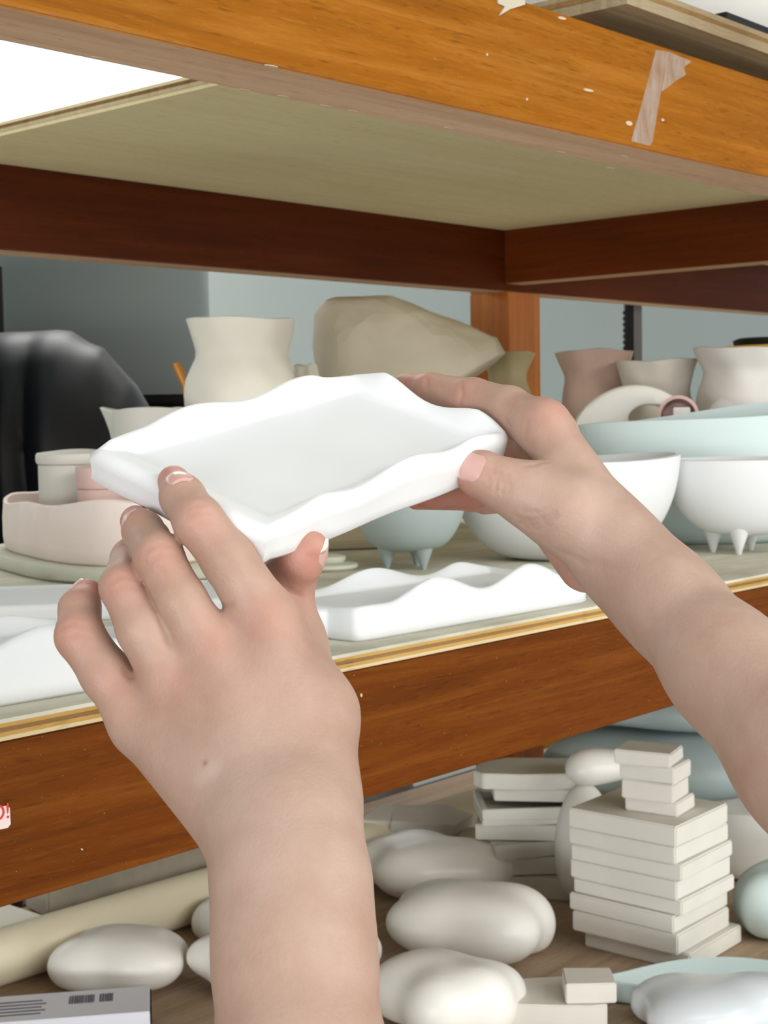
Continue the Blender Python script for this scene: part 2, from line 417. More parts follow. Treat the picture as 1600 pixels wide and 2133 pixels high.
def ply_board(name, label, lo, hi, layers, topm, underm, group=None):
    """a plywood board: every veneer layer is a sheet of its own, slightly ragged at the edge"""
    lo = np.array(lo); hi = np.array(hi); t = thing(name, label, 'board', ((lo[0] + hi[0]) / 2, (lo[1] + hi[1]) / 2, lo[2]), group)
    n = len(layers); dz = (hi[2] - lo[2]) / n
    for i, m in enumerate(layers):
        j = [random.uniform(-.0007, .0007) for _ in range(4)]
        a = lo + np.array([j[0], j[1], dz * i]); b = hi + np.array([j[2], j[3], 0]); b[2] = lo[2] + dz * (i + 1)
        o = box2('veneer_layer', a, b, topm if i == n - 1 else (underm if i == 0 else m), t)
    return t
ply_board('plywood_board', 'dusty grey plywood board on the middle rails, carrying the bowls and vases', (X0 + .05, YF + .0, ZM1), (X1 - .05, YB + .082, ZS), [VEN[2], VEN[0], VEN[1], VEN[0], VEN[2]], DUST, VEN[2])
ply_board('plywood_board', 'pale bare plywood board overhead, resting on the top rails', (.912, YF + .040, ZU1), (X1 - .05, YB + .05, ZU1 + .014), [PLY, VEN[2], VEN[1], VEN[2]], PLY, PLY)
BRB = wood('brown_shelf_board', srgb(132, 108, 84), srgb(168, 144, 118), srgb(194, 174, 150), rough=.8, axis=0, coat=0)
ply_board('plywood_board', 'brown plywood board of the lowest shelf, under the tiles and porcelain clouds', (X0 + .05, YF, ZL - .011), (X1 - .05, YB + .082, ZL), [VEN[0], VEN[1], VEN[0]], BRB, VEN[0])

# marks stuck on the rails
def flat_on_front(name, pix, mat, lift=.0006, parent=rack):
    out = [onY(x, y, YF - .0001) for x, y in pix]
    return prism(name, out, (0, -lift, 0), mat, parent)
tm, tnt, tb = newmat('clear_tape'); tb.inputs['Base Color'].default_value = (.55, .46, .38, 1); tb.inputs['Roughness'].default_value = .28; tb.inputs['Alpha'].default_value = .42
tv = coord(tnt, (60, 60, 90)); bump(tnt, tb, noise(tnt, tv, 1.5, 5), .8, .001)
ta = N(tnt, 'ShaderNodeValToRGB'); ta.color_ramp.elements[0].position = .3; ta.color_ramp.elements[0].color = (.10,) * 3 + (1,); ta.color_ramp.elements[1].position = .72; ta.color_ramp.elements[1].color = (.55,) * 3 + (1,)
tnt.links.new(noise(tnt, coord(tnt, (50, 50, 12)), 2.2, 6), ta.inputs[0]); tnt.links.new(ta.outputs[0], tb.inputs['Alpha'])
flat_on_front('tape_strip', [(1366, 104), (1392, 108), (1376, 190), (1358, 296), (1352, 304), (1314, 294), (1330, 240)], tm)
flat_on_front('tape_residue', [(1392, 108), (1440, 128), (1424, 140), (1428, 156), (1408, 168), (1388, 184), (1378, 190)], tm, .0004)
TAPE = clay('paper_tape', srgb(190, 180, 160), .04, .7)
flat_on_front('torn_paper_tape', [(1034, -8), (1090, -8), (1092, 10), (1060, 20), (1038, 33), (1050, 14), (1036, 8)], TAPE, .001)
for (x, y, w_, h_) in ((1310, 257, 7, 5), (1225, 188, 11, 3), (1097, 207, 2, 3), (752, 1448, 2, 4), (1170, 38, 9, 3), (1014, 114, 2, 3), (170, 1769, 2, 2), (1380, 250, 3, 3)):
    flat_on_front('paint_chip', [(x + w_ * math.cos(a), y + h_ * math.sin(a) + w_ * math.cos(a) * .2) for a in np.linspace(0, 2 * math.pi, 9)[:-1]], CHIP, .0005)
for (x, y) in ((510, 187), (590, 200), (678, 220), (735, 231), (1168, 316), (935, 266), (1272, 350), (205, 120), (1300, 325), (565, 137)):
    p = onz(x, y, ZU0); o = []
    for a in np.linspace(0, 2 * math.pi, 9)[:-1]: o.append(p + np.array([.0055 * math.cos(a), .0022 * math.sin(a), -.0001]))
    prism('paint_chip', o, (0, 0, -.0005), CHIP, rack)
st = flat_on_front('sticker', [(-70, 1700), (-66, 1695), (12, 1678), (19, 1682), (21, 1716), (15, 1724), (-66, 1741), (-70, 1738)], STICK)
def text_geo(s, size):
    cu = bpy.data.curves.new('lettering', 'FONT'); cu.body = s; cu.size = size; cu.extrude = .0002
    o = bpy.data.objects.new('lettering', cu); COL.objects.link(o); bpy.context.view_layer.update()
    me = o.evaluated_get(bpy.context.evaluated_depsgraph_get()).to_mesh()
    v = np.array([a.co[:] for a in me.vertices]); f = [list(p.vertices) for p in me.polygons]
    bpy.data.objects.remove(o); return v, f
v, f = text_geo('O!', .0115)
p0 = onY(-20, 1713, YF - .0009); v3 = np.column_stack([v[:, 0] * .95, -v[:, 2], v[:, 1]]) + p0
lt = mk('lettering', v3, f, RED, st)

# ------------------------------------------------------------------ things behind the rack
kc = onz(95, 1000, 0) * 0; kc = C(75, 900, 2.95); KR = .345
gradient_drum = thing('gradient_drum', 'tall grey drum behind the black plastic cover, made up so its curve gives the dark gradient', 'gradient_drum', (kc[0], kc[1], 0))  # made-up drum, curved so the background darkens towards the left
lathe('drum', (kc[0], kc[1], .02), [(0, 0), (KR, 0), (KR, 1.75), (KR - .02, 1.77), (0, 1.77)], DRUM_GREY, gradient_drum, n=96)
lathe('foot_ring', (kc[0], kc[1], 0), [(0, 0), (KR - .03, 0), (KR - .03, .02), (0, .02)], BLACKM, gradient_drum, n=48)

def inflate(name, pix, Z, T, mat, rings=14, crump=0.0, cs=30, back=.6, parent=None, seed=0, folds=0.0):
    """closed soft body with the given silhouette at lens distance Z, half depth T, crumpled by cs-sized creases"""
    P_ = np.array([C(x, y, Z) for x, y in pix]); cen = P_.mean(0); n = len(P_)
    rs = np.random.RandomState(seed)
    dirs = rs.normal(size=(26, 3)); dirs /= np.linalg.norm(dirs, axis=1)[:, None]; ph = rs.rand(26) * 7; am = rs.rand(26)
    def cr(p):
        q = p * cs; s = 0
        for d, f0, a in zip(dirs, ph, am): s += a * (abs(((q @ d + f0 + .6 * math.sin(q @ np.roll(d, 1) * .7)) % 2) - 1) - .5)
        return s / 8
    vs_, fs = [], []
    for side in (-1, 1):
        for j in range(rings):
            s = math.cos(j / rings * math.pi / 2) ** .55 if side == -1 else math.cos((j + (0)) / rings * math.pi / 2) ** .55
            off = T * math.sin(j / rings * math.pi / 2) * (1 if side == -1 else back)
            for p in P_:
                q = cen + (p - cen) * s + FW * side * off
                if crump: q = q + FW * side * crump * cr(q) * (1 if j else .2) + UP * crump * .4 * cr(q * 1.3 + 5) * (j > 0)
                if folds:
                    xr = float(q @ RT); dep = min(1.0, max(0.0, (P_[:, 2].max() - q[2]) / .35)); ph_ = xr * 62 + 1.5 * math.sin(xr * 23) + q[2] * 5
                    q = q - FW * side * -1 * 0 + FW * side * folds * (abs(math.sin(ph_ * .5)) - .5) * (.25 + .75 * dep) * (1 if j else .3)
                vs_.append(q)
        vs_.append(cen + FW * side * T * (1 if side == -1 else back))
    blk = rings * n + 1
    for b in (0, 1):
        o = b * blk
        for j in range(rings - 1):
            for i in range(n):
                a, c = o + j * n + i, o + j * n + (i + 1) % n; fs.append([a, c, c + n, a + n])
        for i in range(n): fs.append([o + (rings - 1) * n + i, o + (rings - 1) * n + (i + 1) % n, o + rings * n])
    for i in range(n): fs.append([i, blk + i, blk + (i + 1) % n, (i + 1) % n])
    v, f = fixn(vs_, fs)
    return mk(name, v, f, mat, parent, smooth=True, angle=60)
def dense(pts, step=14, closed=True):
    out = []; n = len(pts)
    for i in range(n if closed else n - 1):
        a = np.array(pts[i], float); b = np.array(pts[(i + 1) % n], float); k = max(1, int(np.linalg.norm(b - a) / step))
        for j in range(k): out.append(a + (b - a) * j / k)
    return out

cover = inflate('plastic_cover', dense([(-34, 1700), (-34, 900), (-34, 760), (-30, 712), (-20, 697), (0, 694), (60, 692), (125, 687), (150, 690), (185, 712), (215, 724), (250, 765), (285, 805), (312, 852), (330, 905), (340, 1000), (345, 1200), (345, 1700)], 12), 2.33, .17, BLACK, rings=22, crump=.03, cs=9, seed=3, folds=.035)
tag(cover, 'black plastic sheet draped over a rounded stand, behind the pink dish', 'plastic sheet')
zc = cover.location.z
for vtx in cover.data.vertices: vtx.co.z = max(vtx.co.z, .001 - zc)
cover.location.z = 0
for vtx in cover.data.vertices: vtx.co.z += zc
# black low cabinet behind
cb_ = C(448, 835, 2.60)
cabm = thing('black_cabinet', 'low matt black cabinet behind the white vase', 'cabinet', (cb_[0], cb_[1], 0))
box('body', (cb_[0], cb_[1], (cb_[2] - .005) / 2), (.22, .16, cb_[2] - .005), BLACKM, cabm, rot=rotz(-.84), bevel=.004)
box('top_panel', (cb_[0], cb_[1], cb_[2] + .0035), (.24, .18, .016), BLACKM, cabm, rot=rotz(-.84), bevel=.003)
# black curtain at far left; unseen forward run added to block side light
CURT = clay('black_curtain_cloth', srgb(22, 24, 26), .2, .9, 6)
vs_, fs = [], []
cpath = [C(8, 700, 2.565), C(-48, 700, 2.53), C(-75, 700, 1.99)]
for k in range(121):
    t = k / 120; q = cpath[0] + (cpath[1] - cpath[0]) * t / .15 if t < .15 else cpath[1] + (cpath[2] - cpath[1]) * (t - .15) / .85
    dirc = nrm((cpath[1] - cpath[0]) if t < .15 else (cpath[2] - cpath[1])); dirc[2] = 0
    q = q + np.array([-dirc[1], dirc[0], 0]) * .006 * (math.sin(t * 60) * .7 + math.sin(t * 23))
    for zz in (.02, H + .26): vs_.append((q[0], q[1], zz)); vs_.append((q[0] - dirc[1] * .006, q[1] + dirc[0] * .006 + .004, zz))
for k in range(120):
    a = k * 4
    fs += [[a, a + 4, a + 6, a + 2], [a + 1, a + 3, a + 7, a + 5], [a, a + 1, a + 5, a + 4], [a + 2, a + 6, a + 7, a + 3]]
fs += [[0, 2, 3, 1], [480, 481, 483, 482]]
cv_, cf_ = fixn(vs_, fs)
tag(mk('curtain', cv_, cf_, CURT, None, True, angle=60), 'black cloth curtain at the far left behind the rack, extended to shade the drum', 'curtain')
# black slotted upright with its steel rail beside
pl_ = C(1310, 700, 3.05)
up = thing('slotted_upright', 'black toothed upright with a grey steel strip, against the wall', 'upright', (pl_[0], pl_[1], 0))
box('black_bar', (pl_[0], pl_[1], 1.0), (.017, .02, 2.0), BLACKM, up, rot=rotz(-.84))
for i in range(34):
    q = np.array([pl_[0], pl_[1], 1.2 + i * .012]) - RT * .0095
    box('tooth', q, (.004, .012, .006), BLACKM, up, rot=rotz(-.84))
q = np.array([pl_[0], pl_[1], 1.0]) + RT * .0175
box('steel_strip', q, (.017, .012, 2.0), STEEL, up, rot=rotz(-.84))
# yellow and black round tub lid
ty = C(1600, 716, 2.6)
tub = thing('lidded_tub', 'yellow tub with a black lid behind the light grey vase', 'tub', (ty[0], ty[1], 0))
lathe('tub_body', (ty[0], ty[1], ZS), [(0, 0), (.06, 0), (.075, ty[2] - .004 - ZS), (0, ty[2] - .004 - ZS)], YEL, tub)
lathe('tub_lid', (ty[0], ty[1], ty[2] - .004), [(0, 0), (.058, 0), (.06, .010), (.05, .014), (0, .014)], BLACKM, tub)
tub.location.z = ZS
for ch in tub.children: ch.location.z -= ZS

# ------------------------------------------------------------------ pottery builders
def wall_prof(pts, th=.005, fl=None):
    """outer profile (r,z) bottom->top  => closed profile with wall thickness"""
    out = [(0, pts[0][1])] + [(r, z) for r, z in pts]
    inn = [(max(r - th, .001), z) for r, z in reversed(pts)]
    inn[0] = (inn[0][0], inn[0][1] + .0008)
    fl = th if fl is None else fl
    inn = [(r, max(z, pts[0][1] + fl)) for r, z in inn]
    return out + inn + [(0, pts[0][1] + fl)]
def smoothprof(pts, n=26):
    p = np.array(pts, float); t = np.concatenate([[0], np.cumsum(np.linalg.norm(np.diff(p, axis=0), axis=1))]); m = np.zeros_like(p)
    for i in range(len(p)):
        a, b = max(i - 1, 0), min(i + 1, len(p) - 1); m[i] = (p[b] - p[a]) / (t[b] - t[a])
    out = []
    for s in np.linspace(0, t[-1], n):
        i = min(np.searchsorted(t, s, 'right') - 1, len(p) - 2); h = t[i + 1] - t[i]; u = (s - t[i]) / h
        out.append(tuple((2*u**3-3*u**2+1)*p[i] + (u**3-2*u**2+u)*h*m[i] + (-2*u**3+3*u**2)*p[i+1] + (u**3-u**2)*h*m[i+1]))
    return out
def vase(name, label, px, Z, rows, mat, z0=ZS, facets=0, seed=0, cat='vase', group=None, th=.005, bumps=.0015):
    """rows: (pixel y, half width in pixels) from the rim down; stands on z0"""
    p = C(px, 900, Z); base = np.array([p[0], p[1], z0]); rows = list(rows)
    pts = []
    for y, hw in rows[::-1]:
        z = C(px, y, Z)[2] - z0; pts.append((hw * Z / F, max(z, .0)))
    if pts[0][1] > .004: pts = [(pts[0][0] * .86, 0), (pts[0][0] * .97, .012)] + [q for q in pts if q[1] > .02]
    pr = smoothprof(pts, 30); rs = np.random.RandomState(seed); ph = rs.rand(6) * 6
    top = pts[-1][1]
    def wob(t, i, r, z):
        a = bumps * (math.sin(3 * t + ph[0] + z * 30) + .7 * math.sin(5 * t + ph[1] - z * 50) + .6 * math.sin(7 * t + ph[2] + 80 * z))
        dz = .0014 * (math.sin(2 * t + ph[3]) + .5 * math.sin(5 * t + ph[4])) * max(0, (z / top)) ** 6
        return a * .8, dz
    o = lathe(name, base, wall_prof(pr, th), mat, wob=wob, n=64, smooth_angle=60)
    return tag(o, label, cat, group)

# ------------------------------------------------------------------ pottery on the middle shelf, far to near
vase('vase', 'ivory waisted vase with a flared rim, tallest on the shelf, behind the held tray', 505, 1.80,
     [(668, 112), (700, 105), (738, 95), (765, 104), (800, 115), (860, 116), (960, 114), (1060, 106), (1130, 98)], CREAM, seed=1)
tool = tube('wooden_tool', [onz(412, 985, ZS) + FW * .52, C(398, 835, 2.10), C(383, 800, 2.11)], [.005, .005, .0045], ORS)
tool = None
bpy.data.objects.remove(bpy.data.objects['wooden_tool'])
tp = C(384, 790, 2.05)
jb = np.array([C(430, 800, 2.05)[0], C(430, 800, 2.05)[1], ZS])
tag(lathe('tool_cup', jb, wall_prof([(.028, 0), (.030, .05), (.031, .11)], .004), GREYW), 'small grey clay cup hidden behind the ivory vase, holding the orange tool', 'cup')
t0 = thing('wooden_tool', 'thin orange wooden tool leaning out beside the ivory vase', 'tool', jb + np.array([0, 0, .005]))
tube('handle', [jb + np.array([0, 0, .006]), C(384, 800, 2.05)], [.0042, .0042], ORS, t0)
tube('tip', [C(384, 800, 2.05), C(376, 778, 2.05), C(366, 757, 2.05)], [.0042, .0062, .0050], ORS, t0)

bagpix = dense([(655, 655), (680, 626), (700, 620), (760, 619), (815, 618), (860, 634), (920, 662), (985, 685), (1035, 706), (1052, 736), (1030, 758), (985, 790), (960, 850), (950, 940), (945, 1040), (920, 1088), (800, 1092), (720, 1092), (668, 1088), (645, 1020), (648, 900), (662, 800), (650, 720)], 10)
bag = inflate('paper_bag', bagpix, 2.08, .07, BAG, rings=24, crump=.020, cs=17, seed=11)
tag(bag, 'crumpled brown paper bag standing in front of the back post', 'paper bag')
bag.location.z = ZS
vase('cup', 'small cream cup peeping out at the left of the paper bag', 640, 1.95, [(762, 24), (800, 26), (900, 26), (1000, 24), (1090, 22)], CREAM, seed=4, cat='cup')
vase('vase', 'olive clay vase with a flared rim, between the paper bag and the back post', 1060, 2.20,
     [(736, 56), (760, 46), (790, 38), (830, 50), (880, 56), (980, 54), (1080, 48)], OLIVE, seed=5)
vase('vase', 'brown clay vase with a flared rim, right of the back post', 1240, 2.02,
     [(733, 80), (760, 72), (785, 64), (815, 68), (850, 72), (900, 74), (1000, 70), (1100, 60)], BROWNV, seed=6)
vase('vase', 'middle grey clay vase, shorter than its brown and light grey neighbours', 1368, 1.94,
     [(752, 85), (790, 72), (815, 66), (850, 74), (900, 78), (1000, 74), (1110, 62)], GREYV, seed=7)
vase('vase', 'light grey glossy vase at the right edge of the photo', 1545, 1.88,
     [(726, 100), (750, 92), (776, 80), (810, 88), (860, 96), (920, 98), (1020, 90), (1120, 76)], LGREYV, seed=8)

# upright ring shaped piece
ring_c = C(1318, 905, 1.835)
def ring_piece():
    n = 72; outer = []; inner = []
    for k in range(n):
        a = 2 * math.pi * k / n
        ox = 122 * math.cos(a) * (1 + .05 * math.cos(2 * a)); oy = 104 * math.sin(a)
        ix = 42 * math.cos(a) * (1.0); iy = 28 * math.sin(a) if math.sin(a) > 0 else 16 * math.sin(a)
        outer.append((1318 + ox + 6 * math.sin(a), 905 - oy)); inner.append((1345 + ix + 6, 872 - iy))
    vs_, fs = [], []
    prof = [(0.0, .5), (.12, .95), (.5, 1.0), (.88, .95), (1.0, .5)]
    chain = [(0, 0), (.03, .75), (.14, 1), (.86, 1), (.97, .75), (1, 0), (.97, -.75), (.86, -1), (.14, -1), (.03, -.75)]
    m = len(chain)
    for k in range(n):
        a = C(*outer[k], 1.835); b = C(*inner[k], 1.835)
        for s, d in chain: vs_.append(a + (b - a) * s + FW * d * .011)
    for k in range(n):
        for j in range(m): fs.append([k * m + j, k * m + (j + 1) % m, ((k + 1) % n) * m + (j + 1) % m, ((k + 1) % n) * m + j])
    v, f = fixn(vs_, fs)
    o = mk('ring_piece', v, f, WHITE2, None, True, angle=50); o.location.z = max(o.location.z, ZS)
    return o
rp = ring_piece(); zlow = rp.location.z
tag(rp, 'upright white clay ring with an oval hole, behind the pale blue dish', 'pottery')
if zlow > ZS + .001:
    pz = C(1318, 905, 1.835)
    lathe('pedestal', (pz[0], pz[1], ZS), [(0, 0), (.03, 0), (.024, .01), (.022, zlow - ZS + .004), (0, zlow - ZS + .004)], WHITE2, rp)
# pink cup lying on its side with a white square plug
pk = C(1412, 868, 1.80)
ax = nrm(-FW * .9 - RT * .15 + UP * .05); u_ = nrm(np.cross(ax, UP)); w_ = np.cross(u_, ax)
TM = np.column_stack([u_, -np.cross(u_, ax), ax])
pc = thing('pink_cup', 'pale pink cup with a square white plug, in front of the clay ring', 'cup', (pk[0], pk[1], ZS))
stand_h = pk[2] - .024 - ZS
lathe('cup_wall', pk, wall_prof([(.012, -.02), (.021, -.014), (.0245, 0), (.0245, .02)], .004), PINKJ, pc, tilt=TM)
box('plug', pk + ax * .018 + RT * .004, (.020, .020, .012), WHITE2, pc, rot=TM, bevel=.001)
box('plug_knob', pk + ax * .026 + RT * .008 - UP * .002, (.006, .008, .010), CREAM, pc, rot=TM, bevel=.001)
lathe('foot', (pk[0], pk[1], ZS), [(0, 0), (.020, 0), (.014, .01), (.013, stand_h + .004), (0, stand_h + .004)], PINKJ, pc)
# clear crumpled plastic
cm, cnt_, cb2 = newmat('clear_film'); cb2.inputs['Base Color'].default_value = (.9, .92, .93, 1); cb2.inputs['Roughness'].default_value = .08; cb2.inputs['Alpha'].default_value = .22; cb2.inputs['Specular IOR Level'].default_value = .9
fp = inflate('plastic_film', dense([(1462, 905), (1468, 866), (1484, 842), (1505, 826), (1525, 836), (1536, 858), (1560, 868), (1575, 905), (1565, 960), (1470, 960)], 8), 1.79, .02, cm, rings=8, crump=.006, cs=70, seed=5)
tag(fp, 'clear crumpled plastic film in front of the light grey vase', 'plastic film'); fp.location.z = min(fp.location.z, fp.location.z)

# big pale blue dish behind the two white bowls
def bowl(name, label, cx, Z, rim_half, h, mat, cat='bowl', foot_n=0, foot_h=0.0, sx=1.0, sy=1.0, rot=0.0, wave=0.0, wn=3, wph=0.0, z0=ZS, flat=.35, th=.005, pw=2.2, footr=.45, group=None, tiltrim=0.0, footph=0.0):
    p = C(cx, 1000, Z); Rr = rim_half * Z / F; base = np.array([p[0], p[1], z0])
    pts = []
    for i in range(22):
        s = i / 21; r = Rr * (flat + (1 - flat) * (1 - (1 - s) ** pw) ** (1 / pw)) if i else Rr * flat
        pts.append((r, foot_h + h * s))
    pr = pts
    def wob(t, i, r, z):
        k = max(0, (z - foot_h) / h) ** 3
        return wave * .6 * k * math.sin(wn * t + wph), (wave * math.sin(wn * t + wph) + tiltrim * math.cos(t - wph)) * k
    root = thing(name, label, cat, base, group)
    lathe('bowl_shell', base, wall_prof(pr, th), mat, root, n=80, foot=(lambda t: (sx, sy)), wob=wob, rot=rot, smooth_angle=60)
    for k in range(foot_n):
        a = footph + 2 * math.pi * k / foot_n
        q = np.array([Rr * footr * sx * math.cos(a), Rr * footr * sy * math.sin(a), 0]); q = rotz(rot) @ q + base
        rr = .0105 if foot_h > .02 else .006
        zt = foot_h + h * .14
        lathe('foot', q, [(0, 0), (.0022, .0), (.0030, .002), (.0052, foot_h * .5), (.0085, foot_h), (.0125, zt), (0, zt)], mat, root, n=18)
    return root
bowl('dish', 'long pale blue dish rising to the right, behind the white bowls', 1478, 1.70, 272, .146, PALEB, cat='dish', sx=1.0, sy=.40, rot=math.atan2(RT[1], RT[0]), wave=.004, wn=2, wph=.3, flat=.5, tiltrim=.012, z0=ZS)
bowl('bowl', 'blue-grey footed bowl under the held tray, beside the big white bowl', 850, 1.472, 130, .092, BLUEG, foot_n=3, foot_h=.0175, flat=.30, footr=.36, footph=math.radians(-100))
bowl('bowl', 'large white rounded bowl behind the right wrist', 1174, 1.540, 240, .104, WHITE, flat=.36, pw=2.0, wave=.003, wn=2, wph=1.0, sy=.62, rot=math.atan2(RT[1], RT[0]))
bowl('bowl', 'white footed bowl with small pointed feet, at the right of the shelf', 1552, 1.575, 168, .080, WHITE, foot_n=4, foot_h=.019, flat=.25, footr=.40, footph=math.radians(-110), pw=2.0, sy=.70, rot=math.atan2(RT[1], RT[0]))
sl = onz(1600, 1128, ZS)
tag(box('slate_slab', sl + np.array([.06, .05, .006]), (.14, .10, .012), plain('slate', srgb(96, 96, 104), .7), bevel=.001, rot=rotz(.2)), 'dark grey slate slab behind the footed white bowl', 'slab')

# pitcher, jars, dish on a slab at the left
def sup(e, ax_, ay_):
    def f(t):
        c, s = math.cos(t), math.sin(t); r = (abs(c) ** e + abs(s) ** e) ** (-1 / e); return (r * ax_, r * ay_)
    return f
drot = math.atan2(-.95, -.31); dcen = np.array([.962, 1.245, 0])
tag(lathe('clay_slab', (dcen[0], dcen[1], ZS), [(0, 0), (.97, 0), (1, .003), (1, .011), (.985, .014), (0, .014)], GREENW, n=80, foot=sup(2.6, .202, .108), rot=drot, wob=lambda t, i, r, z: (.012 * math.sin(5 * t), 0)), 'greenish white clay slab under the pale pink oblong dish', 'slab')
ZD = ZS + .0142
dish = thing('oblong_dish', 'pale pink oblong dish with a wavy rim, holding two small jars', 'dish', (dcen[0], dcen[1], ZD))
def wobd(t, i, r, z): k = max(0, z / .056) ** 4; return .008 * math.sin(5 * t), k * (.004 * math.sin(2 * t + 2.2) + .0018 * math.sin(7 * t))
lathe('dish_wall', (dcen[0], dcen[1], ZD), [(0, 0), (.95, 0), (.985, .003), (1.0, .015), (1.0, .035), (.985, .056), (.965, .0575), (.945, .056), (.955, .03), (.95, .006), (0, .006)], PINKC, dish, n=96, foot=sup(2.6, .178, .088), wob=wobd, rot=drot)
jz = ZD + .062 * 0 + .005
def jar(name, label, px, Z, half, ytop, ylid, mat, lidm, zb):

    p = C(px, 1000, Z); r = half * Z / F; zt = C(px, ytop, Z)[2]; zl = C(px, ylid, Z)[2]
    t = thing(name, label, 'jar', (p[0], p[1], zb))
    lathe('jar_body', (p[0], p[1], zb), [(0, 0), (r * .90, 0), (r * .94, .004), (r * .94, zl - zb - .002), (r * .8, zl - zb), (0, zl - zb)], mat, t)
    lathe('jar_lid', (p[0], p[1], zl), [(0, 0), (r * .97, 0), (r, .003), (r, zt - zl - .004), (r * .97, zt - zl - .001), (r * .5, zt - zl + .001), (0, zt - zl + .001)], lidm, t, wob=lambda q, i, a, z: (0, .0012 * math.sin(q + 1)))
    return t
jar('lidded_jar', 'grey-white round jar with a flat lid, standing in the pink dish', 156, 1.615, 79, 940, 963, GREYW, GREYW, ZD + .0064)
jar('lidded_jar', 'small pink round jar with a lid, beside the grey-white jar', 214, 1.535, 56, 968, 1014, PINKJ, PINKJ, ZD + .0064)
# pitcher with a spout
pp = C(318, 900, 1.74); PH = C(318, 853, 1.74)[2] - ZS; PR = 88 * 1.74 / F
spa = math.atan2(-RT[1], -RT[0]) - .15
def wobp(t, i, r, z):
    k = max(0, z / PH); dd = (t - spa + math.pi) % (2 * math.pi) - math.pi
    g = math.exp(-(dd / .22) ** 2) * max(0, (k - .72) / .28) ** 1.6
    return g * .014 - .003 * math.exp(-((abs(dd) - .5) / .2) ** 2) * k ** 6, g * .005 + .002 * math.sin(2 * t) * k ** 5
pit = thing('pitcher', 'grey clay pitcher with a pouring lip, behind the lidded jars', 'pitcher', (pp[0], pp[1], ZS))
lathe('pitcher_wall', (pp[0], pp[1], ZS), wall_prof([(PR * .86, 0), (PR * .9, .01), (PR * .96, PH * .3), (PR * .98, PH * .6), (PR * .96, PH * .75), (PR * .97, PH * .85), (PR * .985, PH * .93), (PR, PH)], .004), GREYW, pit, n=96, wob=wobp)
lp = C(372, 853, 1.90)
lidst = thing('lidded_jar', 'pale clay jar whose flat lid shows above the pitcher rim', 'jar', (lp[0], lp[1], ZS))
lathe('jar_body', (lp[0], lp[1], ZS), [(0, 0), (.03, 0), (.034, .02), (.034, lp[2] - ZS - .004), (0, lp[2] - ZS - .004)], GREYW, lidst)
lathe('jar_lid', (lp[0], lp[1], lp[2] - .004), [(0, 0), (.019 * 1, 0), (.022, .003), (.022, .006), (0, .007)], CREAM, lidst)
# small stacked lids under the thumb
for i, (px, py, r, z, nm) in enumerate(((680, 1190, .034, 0, 'bottom'), (668, 1168, .022, .0075, 'top'))):
    p = onz(px, py, ZS)
    p = np.array([onz(676, 1186, ZS)[0], onz(676, 1186, ZS)[1], ZS + z])
    tag(lathe('clay_disc', p, [(0, 0), (r * .9, 0), (r, .003), (r * .98, .006), (r * .7, .0072), (0, .0074)], GREENW, n=40, wob=lambda t, i, a, z: (.0012 * math.sin(3 * t), 0)),
        ['wide greenish clay disc lying on the shelf beside the left thumb', 'small greenish clay disc stacked on the wider one by the thumb'][i], 'disc')
# beige slab leaning behind the blue-grey bowl
bs = C(750, 1125, 1.72)
tag(box('beige_slab', np.array([bs[0], bs[1], ZS + .024]), (.17, .09, .010), clay('beige_clay', srgb(196, 184, 156), .05, .7), rot=rotz(-.6) @ np.array(Matrix.Rotation(.42, 3, 'X')), bevel=.002), 'beige clay slab tilted on the shelf behind the blue-grey bowl', 'slab')

